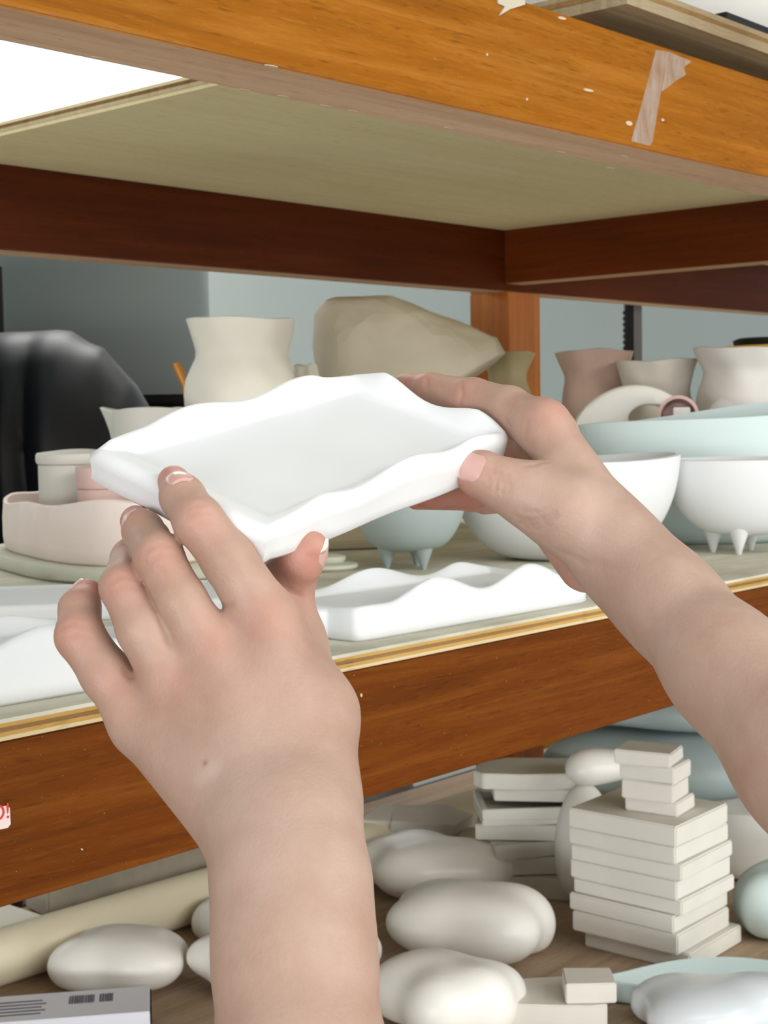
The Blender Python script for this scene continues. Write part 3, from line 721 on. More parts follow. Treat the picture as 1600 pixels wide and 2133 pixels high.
# ------------------------------------------------------------------ wavy trays
def tray(name, label, origin, U, V, Nn, L, W, wc, wo, wb, hfun, hb, mat, nper=(44, 26), ft=0.0, cat='tray', corner=.006, wfun=None):
    """floor rectangle L x W at origin (corner), axes U,V,Nn; rim crest height hfun(side,t); bottom at -hb"""
    U, V, Nn = map(np.array, (U, V, Nn)); per = []
    # perimeter samples: (pos on floor edge, outward dir, side, t)
    sides = [((0, 0), (1, 0), L, (0, -1), 0), ((L, 0), (0, 1), W, (1, 0), 1), ((L, W), (-1, 0), L, (0, 1), 2), ((0, W), (0, -1), W, (-1, 0), 3)]
    for (o, d, ln, out, sd) in sides:
        k = nper[0] if sd in (0, 2) else nper[1]
        o, d, out = map(lambda q: np.array(q, float), (o, d, out)); prev = -d
        for i in range(k):
            t = (i + .5) / k; t = t - .16 * math.sin(2 * math.pi * t) / math.pi
            pos = o + d * ln * t
            dirv = out.copy()
            a = min(t, 1 - t) * ln
            cw = max(0, 1 - a / (wo * 1.5))
            tang = -d if t < .5 else d
            phi = math.pi / 4 * cw ** 1.15; dirv = (out * math.cos(phi) + tang * math.sin(phi)) * (1 + .10 * cw)
            per.append((pos, dirv, sd, t))
    n = len(per); rings = []
    def ringpts(off, hf):
        r = []
        for pos, dirv, sd, t in per:
            h = hfun(sd, t); wm = wfun(sd, t) if wfun else 1.0
            p = pos + dirv * off * wm; r.append(np.array(origin) + U * p[0] + V * p[1] + Nn * hf(h))
        return r
    rings.append(ringpts(-.004, lambda h: 0.0)); rings.append(ringpts(-.0006, lambda h: 0.0002)); rings.append(ringpts(.0008, lambda h: .0012 + .1 * h))
    rings.append(ringpts(wc * .5, lambda h: .0012 + h * .62)); rings.append(ringpts(wc * .85, lambda h: .001 + h * .95)); rings.append(ringpts(wc, lambda h: .001 + h)); rings.append(ringpts(wc + (wo - wc) * .5, lambda h: .0006 + h * .97))
    rings.append(ringpts(wo, lambda h: h * .85 - .0015)); rings.append(ringpts(wo + (wb - wo) * .25, lambda h: h * .5 - .004))
    rings.append(ringpts(wb, lambda h: -hb * .6)); rings.append(ringpts(wb, lambda h: -hb + .002)); rings.append(ringpts(wb - .002, lambda h: -hb))
    vs_ = [p for r in rings for p in r]; fs = []
    for j in range(len(rings) - 1):
        for i in range(n): fs.append([j * n + i, j * n + (i + 1) % n, (j + 1) * n + (i + 1) % n, (j + 1) * n + i])
    fs.append(list(range(n))); fs.append([(len(rings) - 1) * n + i for i in range(n)][::-1])
    v, f = fixn(vs_, fs)
    o = mk(name, v, f, mat, None, True, angle=60)
    return tag(o, label, cat)
# held tray
A = np.array([(270 - CX) / F * .55, (945 - CY) / F * .55, .55]); Bp = np.array([(774 - CX) / F * .66, (803 - CY) / F * .66, .66])
Zd = .5143; D = np.array([(560 - CX) / F * Zd, (1080 - CY) / F * Zd, Zd])
uc = nrm(Bp - A); vc = (D - A) - uc * ((D - A) @ uc); Wt = np.linalg.norm(vc); vc = nrm(vc); nc_ = np.cross(vc, uc); Lt = np.linalg.norm(Bp - A)
def env(t, k=.16): return min(1, t / k) * min(1, (1 - t) / k)
def h_held(sd, t):
    if sd == 0: return .0035 + env(t) * (.0030 + .0018 * math.sin(2 * math.pi * (2.05 * t + .65)))
    if sd == 1: return .0035 + env(t) * (.0030 + .0028 * math.sin(2 * math.pi * (1.2 * t + .1)))
    if sd == 2: return .0035 - .0028 * t + env(t) * (.0045 * (1 - .35 * t) + .0019 * math.sin(2 * math.pi * (2.3 * t + .20)))
    return .0006 + env(t) * (.0008 + .0010 * math.sin(2 * math.pi * (.9 * t + .1)))
def w_held(sd, t):
    if sd == 3: return 1.45 + .15 * math.sin(2 * math.pi * t)
    if sd == 1: return 1.0 + .12 * math.sin(2 * math.pi * (1.2 * t + .2))
    return 1.0 + .07 * math.sin(2 * math.pi * (2.05 * t + .62)) * env(t)
o = tray('wavy_tray', 'smooth white rectangular tray with a rippled rim, held up in both hands', R @ A + OFF, R @ uc, R @ vc, R @ nc_, Lt * .915, Wt, .0062, .0095, .0088, h_held, .0125, WHITE, wfun=w_held)
HELD = o
# trays on the shelf
def h_shelf(sd, t):
    if sd == 0: return .004 + env(t) * (.007 + .0065 * math.sin(2 * math.pi * (2.3 * t + .55)))
    if sd == 2: return .004 + env(t) * (.005 + .0055 * math.sin(2 * math.pi * (2.0 * t + .15)))
    return .004 + .0015 * math.sin(2 * math.pi * t)
pa = onz(745, 1341, ZS); pb = onz(1250, 1252, ZS); U = nrm(pb - pa); V = np.cross(UP, U)
tray('wavy_tray', 'white rippled tray near the front edge of the shelf, under the right wrist', pa + U * .012 + V * .012 + UP * .0185, U, V, UP, .245, .085, .006, .0105, .011, h_shelf, .0185, WHITE)
pa = onz(175, 1445, ZS); pb = onz(0, 1475, ZS); U = nrm(pa - pb); V = np.cross(UP, U); q = pa + U * .055
tray('wavy_tray', 'white rippled tray at the front left of the shelf, behind the little finger', q - U * .255 + V * .012 + UP * .022, U, V, UP, .245, .085, .006, .0105, .011, lambda s, t: h_shelf(s, t) * 1.0, .022, WHITE)
p = onz(-40, 1290, ZS)
U2 = nrm(onz(220, 1292, ZS) - onz(0, 1300, ZS)); V2 = np.cross(UP, U2)
tray('wavy_tray', 'flat white tray lying behind the front left tray', onz(0, 1302, ZS) - U2 * .14 + V2 * .012 + UP * .012, U2, V2, UP, .30, .12, .005, .009, .009, lambda s, t: .001, .012, WHITE)
p = onz(640, 1328, ZS)
tag(lathe('round_disc', p, [(0, 0), (.017, 0), (.019, .004), (.019, .018), (.016, .021), (0, .022)], WHITE, n=36), 'small rounded white block beside the left index knuckle', 'block')

# ------------------------------------------------------------------ things on top of the rack
z1 = ZU1 + .0145
c0 = onz(1307, 8, z1); c1 = onz(1600, 112, z1); U = nrm(c1 - c0); V = np.cross(UP, U)
def obox(name, label, cat, o, U, V, L, W, z0, z1, mat, bevel=.0006, parent=None):
    out = [np.array([*(o + U * a + V * b)[:2], z0]) for a, b in ((0, 0), (L, 0), (L, W), (0, W))]
    x = prism(name, out, (0, 0, z1 - z0), mat, parent, bevel=bevel)
    return tag(x, label, cat) if label else x
lb = thing('loose_board', 'weathered plywood board overhanging the top rail at the upper right', 'board', np.array([*(c0 + U * .3 + V * .2)[:2], z1]))
OLDP = wood('weathered_ply', srgb(118, 98, 70), srgb(158, 140, 108), srgb(186, 172, 142), rough=.85, axis=0, coat=0)
for i in range(4):
    j = random.uniform(0, .001)
    obox('veneer_layer', None, None, c0 - U * j, U, V, .62, .42, z1 + i * .0042, z1 + (i + 1) * .0042, [OLDP, OLDP, VEN[1], OLDP][i], parent=lb, bevel=0)
zb1 = z1 + .0169
obox('black_mat', 'thin black mat lying on the loose plywood board', 'mat', c0 + U * .16 + V * .004, U, V, .42, .34, zb1, zb1 + .008, BLACKM)
tp_ = c0 + U * .40 + V * .20
tag(lathe('large_basin', (tp_[0], tp_[1], zb1 + .008), wall_prof(smoothprof([(.12, 0), (.15, .006), (.19, .05), (.21, .10)], 14), .008), WHITE2), 'large white basin on the black mat above the top rail', 'basin')

# ------------------------------------------------------------------ lower shelf
def L_(x, y): return onz(x, y, ZL)
# long cream roll
ra = L_(-260, 2095) ; rb = L_(1010, 1672)
rl = .030
ra = np.array([.60, 1.385, ZL + rl]); rb = np.array([1.74, 1.335, ZL + rl])
roll = thing('felt_roll', 'long cream roll lying along the back of the lowest shelf', 'roll', (1.17, 1.36, ZL))
tube('roll_body', [ra, rb], rl, ROLL, roll, n=40)
for k, e in enumerate((ra, rb)):
    s_ = -1 if k == 0 else 1
    tube('roll_core', [e, e + np.array([s_ * .004, 0, 0])], rl * .35, VEN[2], roll, n=24)
MOT = clay('stained_plaster', srgb(206, 200, 186), .22, .85, 14, .3)
q = L_(235, 1868)
tag(box('plaster_board', np.array([1.195, 1.535, ZL + .023]), (.27, .05, .046), MOT, bevel=.003, jitter=.003), 'stained plaster board lying behind the cream roll', 'board')
tag(box('paper_sheet_pile', np.array([.90, 1.50, ZL + .012]), (.24, .09, .024), CREAM, bevel=.002, rot=rotz(.03)), 'pile of cream sheets at the left behind the roll', 'paper')
pf = inflate('plastic_bag', dense([(740, 1720), (750, 1660), (800, 1600), (880, 1570), (960, 1560), (1000, 1580), (1010, 1640), (990, 1720)], 14), 2.52, .05, clay('blue_grey_plastic', srgb(176, 188, 192), .1, .35, 10), rings=10, crump=.02, cs=20, seed=9)
tag(pf, 'blue-grey plastic bag behind the long cream roll', 'plastic bag')
pf.location = (pf.location.x, max(pf.location.y, 1.75), 0)
v_ = np.array([a.co[:] for a in pf.data.vertices]); hh = C(880, 1560, 2.52)[2]
for a in pf.data.vertices: a.co.z *= hh / v_[:, 2].max()
yb = C(1165, 1560, 3.0)
tag(lathe('yellow_bucket', (yb[0], yb[1], 0), wall_prof([(.055, 0), (.06, .02), (.075, yb[2] + .05)], .003), YEL), 'yellow bucket behind the back post, glimpsed under the middle shelf', 'bucket')

def cloud(name, label, px, py, w, d, hgt, seed, mat=PEB, cat='pottery', z0=ZL, rot=0, lob=5, group='smooth porcelain cloud shapes', spread=.55):
    rs = np.random.RandomState(seed); b = onz(px, py, z0); ells = [((0, 0, hgt * .42), (w * .70, d * .70, hgt * .50))]
    for i in range(lob):
        a = 2 * math.pi * (i + rs.rand() * .6) / lob; k = spread * (.85 + .3 * rs.rand()); r = .40 + .16 * rs.rand()
        ells.append(((w * k * math.cos(a), d * k * math.sin(a), hgt * (.36 + .16 * rs.rand())), (w * r, d * r, hgt * (.36 + .16 * rs.rand()))))
    return tag(blob(name, b, ells, .022, mat, h=.0032, rot=rot + math.atan2(RT[1], RT[0])), label, cat, group)
cloud('porcelain_cloud', 'flattened white porcelain cloud lying against the cream roll', 248, 2052, .082, .058, .066, 2, lob=4)
cloud('porcelain_cloud', 'white porcelain cloud half hidden behind the left wrist', 600, 2062, .104, .055, .072, 4)
cloud('porcelain_cloud', 'white porcelain cloud mostly behind the left wrist, nearest the cream roll', 520, 1955, .058, .045, .06, 9, lob=4)
cloud('porcelain_cloud', 'white porcelain cloud in front of the heap of broken slabs', 912, 1862, .104, .07, .080, 12)
cloud('porcelain_cloud', 'broad white porcelain cloud left of the tall tile stack', 972, 1985, .104, .080, .088, 17, lob=4, rot=-.15)
cloud('porcelain_cloud', 'white porcelain cloud at the bottom edge, right of the left forearm', 930, 2140, .074, .058, .075, 23)
cloud('porcelain_dish', 'bluish white glossy porcelain form at the bottom right corner', 1490, 2150, .098, .055, .058, 31, mat=PEBB, lob=3, group=None)
def flat_dish(name, label, px, py, w, d, h, mat, seed, z0=ZL, rot=0):
    b = onz(px, py, z0); rs = np.random.RandomState(seed); ph = rs.rand() * 6
    o = lathe(name, b, wall_prof(smoothprof([(.72, 0), (.9, h * .2), (1.0, h)], 10), .05, .006), mat, n=72, foot=lambda t: (w * (1 + .05 * math.sin(3 * t + ph)), d * (1 + .05 * math.sin(3 * t + ph))),
              wob=lambda t, i, r, z: (0, .004 * math.sin(3 * t + ph) * (z / h)), rot=rot + math.atan2(RT[1], RT[0]))
    return tag(o, label, 'dish')
flat_dish('flat_dish', 'flat pale blue dish in front of the tall tile stack', 1500, 2075, .135, .040, .022, PALEB, 3)
# right hand back corner: basins and grey-green forms
flat_dish('white_basin', 'white basin under the grey-green forms, behind the tile stack', 1600, 1790, .16, .13, .092, WHITE2, 5)
bz = ZL + .094
gg = onz(1650, 1800, ZL)
def gform(name, label, px, Z, z0, w, d, h, seed, mat=TEAL):
    p = C(px, 1600, Z); rs = np.random.RandomState(seed)
    ells = [((0, 0, h * .5), (w * .8, d * .8, h * .55)), ((-w * .6, 0, h * .45), (w * .42, d * .6, h * .45)), ((w * .55, d * .1, h * .55), (w * .5, d * .6, h * .5)), ((0, -d * .5, h * .4), (w * .5, d * .5, h * .42))]
    return tag(blob(name, (p[0], p[1], z0), ells, .03, mat, h=.0045, rot=math.atan2(RT[1], RT[0])), label, 'pottery', None)
gform('clay_form', 'grey-green rounded clay form resting on the white basin', 1425, 2.04, ZL + .092, .190, .11, .088, 3)
gform('clay_form', 'darker grey-green clay form stacked on top, just under the middle rail', 1455, 2.04, ZL + .1835, .165, .10, .062, 5)
gform('clay_form', 'white rounded form behind the right forearm, above the grey-green forms', 1560, 2.34, ZL + .0, .13, .09, .27, 8, mat=WHITE2)
cloud('clay_form', 'pale grey-green form on the lowest shelf, right of the tall tile stack', 1640, 1945, .065, .06, .085, 41, mat=PALEB, group=None)

# tall stack of plaster tiles
e0 = L_(1421, 2032); eL = L_(1206, 1996); eR = L_(1556, 1984)
Ux = nrm([1, .03, 0]); Vy = np.cross(UP, Ux); LX, LY = .122, .138
th = [.021, .023, .0195, .0175, .0225, .018, .0205, .0225]
offs = [(.010, -.006), (-.004, .002), (-.002, .006), (.002, .001), (-.001, .004), (-.004, .0), (-.006, .003), (-.010, .001)]
words = ['lowest', 'second', 'third', 'fourth', 'fifth', 'sixth', 'seventh', 'topmost']
z = ZL; TOPZ = None
for i, (t, (dx, dy)) in enumerate(zip(th, offs)):
    o_ = e0 + Ux * dx + Vy * dy; cz = z + t / 2
    c = o_ + Ux * LX / 2 + Vy * LY / 2; c[2] = cz
    a = math.atan2(Ux[1], Ux[0]) + random.uniform(-.02, .02)
    lab = {0: 'lowest large plaster tile of the tall stack, jutting out to the right', 7: 'topmost large plaster tile of the tall stack, under the small tiles'}.get(i, words[i] + ' large plaster tile from the bottom of the tall stack')
    tag(box('plaster_tile', c, (LX * random.uniform(.97, 1.0), LY * random.uniform(.97, 1.01), t - .0004), TILE, rot=rotz(a), bevel=.0016), lab, 'tile', 'large plaster tiles in the tall stack')
    z += t
TOPZ = z
sm = C(1350, 1700, 1.66); zs_ = TOPZ
for i, (t, dx, dy, L, W) in enumerate(((.0165, .006, 0, .062, .050), (.021, -.002, .002, .060, .050), (.019, -.003, .001, .064, .052), (.016, -.012, .004, .064, .050))):
    c = np.array([e0[0], e0[1], 0]) + Ux * (.040 + dx) + Vy * (.052 + dy); c[2] = zs_ + t / 2
    a = math.atan2(Ux[1], Ux[0]) + [.10, .16, .12, .22][i]
    lab = ['lowest small plaster tile on top of the tall tile stack', 'second small plaster tile from below on the tall tile stack', 'third small plaster tile from below on the tall tile stack', 'topmost small plaster tile with a broken corner, on the tall stack'][i]
    v, f = box_geo((.052, .066, t - .0004), .0012)
    tag(box('plaster_tile', c, (.050, L, t - .0004), TILE, rot=rotz(a), bevel=.0014, jitter=.0006), lab, 'tile', 'small plaster tiles on the tall stack'); zs_ += t
# white vessel with egg shaped lid behind the tile stack
pv = C(1218, 1760, 1.86); zt = C(1200, 1700, 1.86)[2]
tag(blob('white_vessel', (pv[0], pv[1], ZL), [((0, 0, .05), (.036, .036, .055)), ((0, 0, .10), (.03, .03, .05))], .03, WHITE2, h=.0035), 'white rounded vessel squeezed between the two tile stacks', 'vessel')
pe = C(1228, 1655, 1.86)
tag(blob('egg_dish', (pe[0], pe[1], ZL + .146), [((0, 0, .024), (.034, .028, .024)), ((.03, -.02, .024), (.028, .022, .018))], .02, PEB, h=.003), 'small egg-shaped white piece perched left of the small tiles', 'pottery')

# heap of broken slabs
def slab(name, label, px, py, z0, pts, t, mat=TILE, tilt=(0, 0), rot=0, group='broken plaster slabs'):
    b = onz(px, py, ZL); M = np.array(Matrix.Rotation(tilt[0], 3, 'X') @ Matrix.Rotation(tilt[1], 3, 'Y')); Rz = rotz(math.atan2(RT[1], RT[0]) + rot)
    o3 = [Rz @ (M @ np.array([x, y, 0])) for x, y in pts]; dv = Rz @ (M @ np.array([0, 0, t])); lo = min(p[2] for p in o3)
    out = [p + np.array([b[0], b[1], z0 - lo]) for p in o3]
    return tag(prism(name, out, dv, mat, bevel=.0012), label, 'slab', group)
hx, hy = 1120, 1842
slab('broken_slab', 'thick plaster slab at the foot of the broken slab heap', hx + 12, hy + 4, ZL, [(-.058, -.05), (.05, -.055), (.062, .03), (.03, .06), (-.05, .055)], .026, rot=-.15)
slab('broken_slab', 'second plaster slab up in the broken slab heap', hx, hy, ZL + .0275, [(-.06, -.045), (.055, -.05), (.058, .05), (-.055, .055)], .022, rot=.1)
slab('broken_slab', 'third plaster slab up in the broken slab heap, tilted', hx - 8, hy, ZL + .050, [(-.066, -.05), (.062, -.045), (.06, .05), (-.06, .05)], .019, rot=.22)
slab('broken_slab', 'fourth plaster slab up in the heap, cut at an angle', hx - 8, hy - 2, ZL + .0705, [(-.075, -.045), (.035, -.052), (.06, -.01), (.06, .05), (-.066, .05)], .020, rot=-.05)
# shallow square plate in the heap
b = onz(hx - 14, hy, ZL); pz = ZL + .0925
sq = thing('square_plate', 'shallow square plaster plate with raised edges in the broken slab heap', 'plate', (b[0], b[1], pz))
ang = math.atan2(RT[1], RT[0]) + .05
box('plate_base', (b[0], b[1], pz + .004), (.135, .105, .008), TILE, sq, rot=rotz(ang), bevel=.001)
for (ox, oy, sx_, sy_) in ((0, -.049, .135, .007), (0, .049, .135, .007), (-.064, 0, .007, .091), (.064, 0, .007, .091)):
    c = np.array([b[0], b[1], pz + .0145]) + rotz(ang) @ np.array([ox, oy, 0]); box('plate_edge', c, (sx_, sy_, .013), TILE, sq, rot=rotz(ang), bevel=.001)
slab('broken_slab', 'plaster slab lying across the shallow square plate', hx - 8, hy, ZL + .1145, [(-.05, -.02), (.066, -.03), (.07, .055), (-.055, .055)], .016, rot=-.05)
slab('broken_slab', 'topmost broken slab of the heap, with a notched left edge', hx - 14, hy, ZL + .132, [(-.072, -.012), (-.06, -.03), (-.01, -.035), (.062, -.028), (.066, .056), (-.03, .060), (-.066, .03)], .020, rot=-.08)
# scattered bits
slab('broken_slab', 'flat broken slab leaning left of the heap', 950, 1790, ZL, [(-.06, -.03), (.05, -.035), (.06, .015), (.0, .035), (-.055, .025)], .026, tilt=(.14, -.05), rot=.1)
slab('broken_slab', 'pale slab fragment resting on the scattered bits', 900, 1782, ZL + .034, [(-.07, -.026), (.02, -.035), (.06, .0), (.03, .03), (-.05, .025)], .016, tilt=(.22, .12), rot=.3)
slab('broken_slab', 'pointed slab fragment nearest the left wrist', 805, 1800, ZL, [(-.06, -.026), (.035, -.026), (.05, .01), (-.02, .032), (-.06, .02)], .030, tilt=(.15, -.1), rot=.2)
slab('broken_slab', 'thin shard lying on the cream roll side of the scattered bits', 815, 1790, ZL + .044, [(-.05, -.02), (.03, -.025), (.05, .01), (-.01, .025)], .012, tilt=(.3, .1), rot=.2)
# fragments at the bottom
slab('broken_slab', 'scalloped plaster piece at the bottom edge, with rounded left end', 1165, 2128, ZL, [(-.050, -.03), (.03, -.036), (.045, -.03), (.05, .02), (.02, .045), (-.02, .04), (-.045, .035), (-.056, .02), (-.05, .008), (-.058, -.008)], .030, rot=-.05)
slab('broken_slab', 'small square plaster offcut lying on the scalloped piece', 1222, 2136, ZL + .0305, [(-.024, -.02), (.026, -.022), (.028, .02), (-.020, .024)], .020, rot=.05)
# paper box with barcode
bb = L_(285, 2133)
Ub = -nrm(onz(0, 2076, ZL + .03) - onz(285, 2055, ZL + .03)); Ub[2] = 0; Ub = nrm(Ub); Vb = np.cross(UP, Ub)
zt = ZL + .034
pr = onz(312, 2107, zt); pl = onz(290, 2055, zt)
wv = np.linalg.norm(pl - pr)
crt = thing('card_box', 'pale blue-grey printed card box with a barcode, bottom left corner', 'box', np.array([*(pr - Ub * .11)[:2], ZL]))
o_ = pr - Ub * .24
x = prism('carton', [np.array([*(o_ + Ub * a + Vb * b)[:2], ZL]) for a, b in ((0, 0), (.24, 0), (.24, wv), (0, wv))], (0, 0, zt - ZL), PAPERW, crt, bevel=.0008)
obox('end_flap', None, None, pr - Ub * .003 + Vb * .002, Ub, Vb, .0045, wv - .004, ZL + .002, zt - .003, BLACKM, parent=crt, bevel=0)
def printq(name, a0, a1, b0, b1, par): return obox(name, None, None, pr - Ub * a0 + Vb * b0 * wv, Ub, Vb, a0 - a1, (b1 - b0) * wv, zt + .0001, zt + .0004, INK, parent=par, bevel=0)
bc = printq('barcode', .0790, .0785, .50, .80, crt); xx = .078
for i in range(22):
    w_ = random.choice([.0006, .0011, .0016])
    if i not in (13, 14): printq('bar', xx, xx - w_, .50, .80, bc)
    xx -= w_ + random.choice([.0006, .0009])
for r_ in range(5):
    printq('print_line', .20, .105 - .004 * (r_ % 2), .22 + r_ * .12, .255 + r_ * .12, crt)

# ------------------------------------------------------------------ hands
def skin():
    m, nt, b = newmat('skin'); v = coord(nt)
    at = N(nt, 'ShaderNodeAttribute', attribute_name='flush'); sp = N(nt, 'ShaderNodeSeparateColor'); nt.links.new(at.outputs['Color'], sp.inputs[0])
    g = noise(nt, v, 45, 4, .6); base = ramp(nt, g, [(.3, srgb(172, 140, 122)), (.7, srgb(184, 156, 140))])
    c = mix(nt, sp.outputs[0], base, srgb(200, 108, 96))
    c = mix(nt, sp.outputs[1], c, srgb(196, 176, 166))
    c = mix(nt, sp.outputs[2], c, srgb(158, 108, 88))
    nt.links.new(c, b.inputs['Base Color'])
    b.inputs['Roughness'].default_value = .48; b.inputs['Specular IOR Level'].default_value = .35
    b.inputs['Subsurface Weight'].default_value = .30; b.inputs['Subsurface Radius'].default_value = (1, .35, .2); b.inputs['Subsurface Scale'].default_value = .004
    h1 = noise(nt, v, 700, 3, .6); vo = N(nt, 'ShaderNodeTexVoronoi'); vo.inputs['Scale'].default_value = 900; nt.links.new(v, vo.inputs['Vector'])
    ad = N(nt, 'ShaderNodeMath', operation='ADD'); nt.links.new(h1, ad.inputs[0]); nt.links.new(vo.outputs['Distance'], ad.inputs[1])
    bump(nt, b, ad.outputs[0], .16, .0005)
    return m
SKIN = skin()
nm, nnt, nb = newmat('fingernail_keratin')
na = N(nnt, 'ShaderNodeAttribute', attribute_name='tip'); ns = N(nnt, 'ShaderNodeSeparateColor'); nnt.links.new(na.outputs['Color'], ns.inputs[0])
nnt.links.new(mix(nnt, ns.outputs[0], srgb(208, 168, 158), srgb(238, 228, 216)), nb.inputs['Base Color']); nb.inputs['Roughness'].default_value = .25; nb.inputs['Coat Weight'].default_value = .0
nb.inputs['Subsurface Weight'].default_value = .2; nb.inputs['Subsurface Scale'].default_value = .002

def K(x, y, Z): return np.array([(x - CX) / F * Z, (y - CY) / F * Z, Z])      # lens space metres
def chain(pts, k=None):
    """pts: (x, y, Z, radius px) -> tapered capsules in metres"""
    out = []
    for a, b in zip(pts[:-1], pts[1:]): out.append((K(*a[:3]), K(*b[:3]), a[3] * a[2] / F, b[3] * b[2] / F))
    return out
def make_hand(name, label, palm, fingers, kp, kfs, flush, creases, nails, h=.00075, bumps=(), spots=()):
    palm_c = []
    for item in palm: palm_c.append(item)
    def fn(p):
        d = None
        for it in palm_c:
            x = cap_d(p, *it); d = x if d is None else smin(d, x, kp)
        D_ = None
        for fc, kf in zip(fingers, kfs):
            x = None
            for it in fc:
                y = cap_d(p, *it); x = y if x is None else smin(x, y, .0025)
            x = smin(d, x, kf); D_ = x if D_ is None else smin(D_, x, .0012)
        for c, r, am in bumps:                      # knuckles, tendons: local swelling
            q = p - np.asarray(c, np.float32); D_ = D_ - am * np.exp(-(q * q).sum(1) / (r * r))
        for a, b, r, dep in grooves:
            g = cap_d(p, a, b, 0, 0); D_ = D_ + dep * np.exp(-(g / r) ** 2)
        return D_
    grooves = []
    def surf(x, y):                                  # nearest point of the skin along one sight line
        zz = np.linspace(.40, .75, 1401); q = np.stack([(x - CX) / F * zz, (y - CY) / F * zz, zz], 1).astype(np.float32)
        ins = np.where(fn(q) < 0)[0]; return q[ins[0]] if len(ins) else None
    found = []
    for pts, r, dep in creases:
        P3 = [surf(*p) for p in pts]; P3 = [p for p in P3 if p is not None]
        for a, b in zip(P3[:-1], P3[1:]):
            if np.linalg.norm(a - b) < .015: found.append((a, b, r, dep))
    grooves = found
    sp3 = [(surf(x, y), r, st_, ch) for x, y, r, st_, ch in spots]
    allp = np.array([q for it in palm_c for q in (it[0], it[1])] + [q for f_ in fingers for it in f_ for q in (it[0], it[1])])
    lo = allp.min(0) - .034; hi = allp.max(0) + .034
    v, q = nets(fn, lo, hi, h); v = relax(v, q, 2, .5)
    col = np.zeros((len(v), 4)); col[:, 3] = 1
    for c, r, s, ch in flush:
        d2 = ((v - c) ** 2).sum(1); col[:, ch] = np.maximum(col[:, ch], s * (.72 if ch == 0 else 1) * np.exp(-d2 / (r * r)))
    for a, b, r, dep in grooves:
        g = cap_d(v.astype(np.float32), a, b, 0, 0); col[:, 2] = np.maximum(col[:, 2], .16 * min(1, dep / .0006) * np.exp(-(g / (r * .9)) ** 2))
    for c, r, st_, ch in sp3:
        if c is not None: d2 = ((v - c) ** 2).sum(1); col[:, ch] = np.maximum(col[:, ch], st_ * np.exp(-d2 / (r * r)))
    o = mk(name, v @ R.T + OFF, q, SKIN, None, True)
    ca = o.data.color_attributes.new('flush', 'FLOAT_COLOR', 'POINT'); ca.data.foreach_set('color', col.astype(np.float32).ravel())
    tag(o, label, 'hand')
    for (c, t, n_, w_, l_, r_) in nails:
        t = nrm(t); n_ = nrm(np.array(n_) - t * (np.array(n_) @ t)); ss = np.linspace(-.014, .014, 281); dd = fn((c + ss[:, None] * n_).astype(np.float32)); ins = np.where(dd < 0)[0]
        if len(ins):
            c = c + n_ * ss[ins[-1]]
            gr = np.array([float(fn((c + e).astype(np.float32)[None])[0] - fn((c - e).astype(np.float32)[None])[0]) for e in np.eye(3) * .0025])
            n_ = nrm(nrm(gr) * .85 + n_ * .15); t = nrm(t - n_ * (t @ n_)); c = c + n_ * .0006
        s_ = np.cross(t, n_); nu, nv = 13, 15; vs_ = []; tips = []
        for lay in (0, 1):
            for j in range(nv):
                y = -1 + 2 * j / (nv - 1)
                ww = (1 - max(0, -y - .35) ** 2 * 1.0 - max(0, y - .45) ** 2 * 1.5)
                for i in range(nu):
                    x = (-1 + 2 * i / (nu - 1)); a = x * ww * w_ / r_
                    yy = y * l_ * (1 - .16 * x * x * (1 if y > 0 else -.3 * y))
                    pos = c + t * yy + s_ * r_ * math.sin(a) + n_ * (r_ * math.cos(a) - r_ - (lay * .0011) - .00035 * (y + .2) ** 2 * 2)
                    vs_.append(pos); tips.append(1.0 if y > .70 - .25 * x * x * 0 else 0.0)
        fs = []; b0 = nu * nv
        for j in range(nv - 1):
            for i in range(nu - 1):
                a = j * nu + i; fs.append([a, a + 1, a + nu + 1, a + nu]); fs.append([b0 + a, b0 + a + nu, b0 + a + nu + 1, b0 + a + 1])
        rim = [i for i in range(nu)] + [j * nu + nu - 1 for j in range(1, nv)] + [(nv - 1) * nu + i for i in range(nu - 2, -1, -1)] + [j * nu for j in range(nv - 2, 0, -1)]
        for a, b in zip(rim, rim[1:] + rim[:1]): fs.append([a, b0 + a, b0 + b, b])
        v2, f2 = fixn(np.array(vs_) @ R.T + OFF, fs)
        no = mk('fingernail', v2, f2, nm, o, True, angle=50)
        ca = no.data.color_attributes.new('tip', 'FLOAT_COLOR', 'POINT'); ca.data.foreach_set('color', np.repeat(np.array(tips)[:, None], 4, 1).astype(np.float32).ravel())
    return o

# ---- left hand: back of the hand to the lens, fingers over the tray's left end, thumb beneath
VZ = np.array([0, 0, 1.0])
def cp(a, b, n=None, k=1.0):
    return (K(*a[:3]), K(*b[:3]), a[3] * a[2] / F, b[3] * b[2] / F) + ((nrm(n), k) if n is not None else ())
Lp = [
    cp((632, 1690, .478, 88), (560, 1305, .507, 66)),        # index metacarpal
    cp((592, 1700, .472, 92), (445, 1365, .503, 62)),        # middle
    cp((545, 1712, .474, 92), (366, 1440, .503, 60)),        # ring
    cp((505, 1722, .478, 88), (296, 1510, .507, 58)),        # little
    cp((655, 1650, .480, 92), (648, 1490, .500, 84)),        # thumb base
    cp((648, 1490, .500, 84), (604, 1345, .528, 66)),
    cp((600, 1760, .466, 148), (607, 1850, .458, 150), (0, .1, 1), 1.40),   # wrist
    cp((607, 1850, .458, 150), (614, 2000, .448, 154), (0, .1, 1), 1.35),
    cp((614, 2000, .448, 154), (628, 2250, .432, 172), (0, .1, 1), 1.25),
    cp((628, 2250, .432, 172), (680, 2900, .395, 225), (0, .1, 1), 1.15),
]
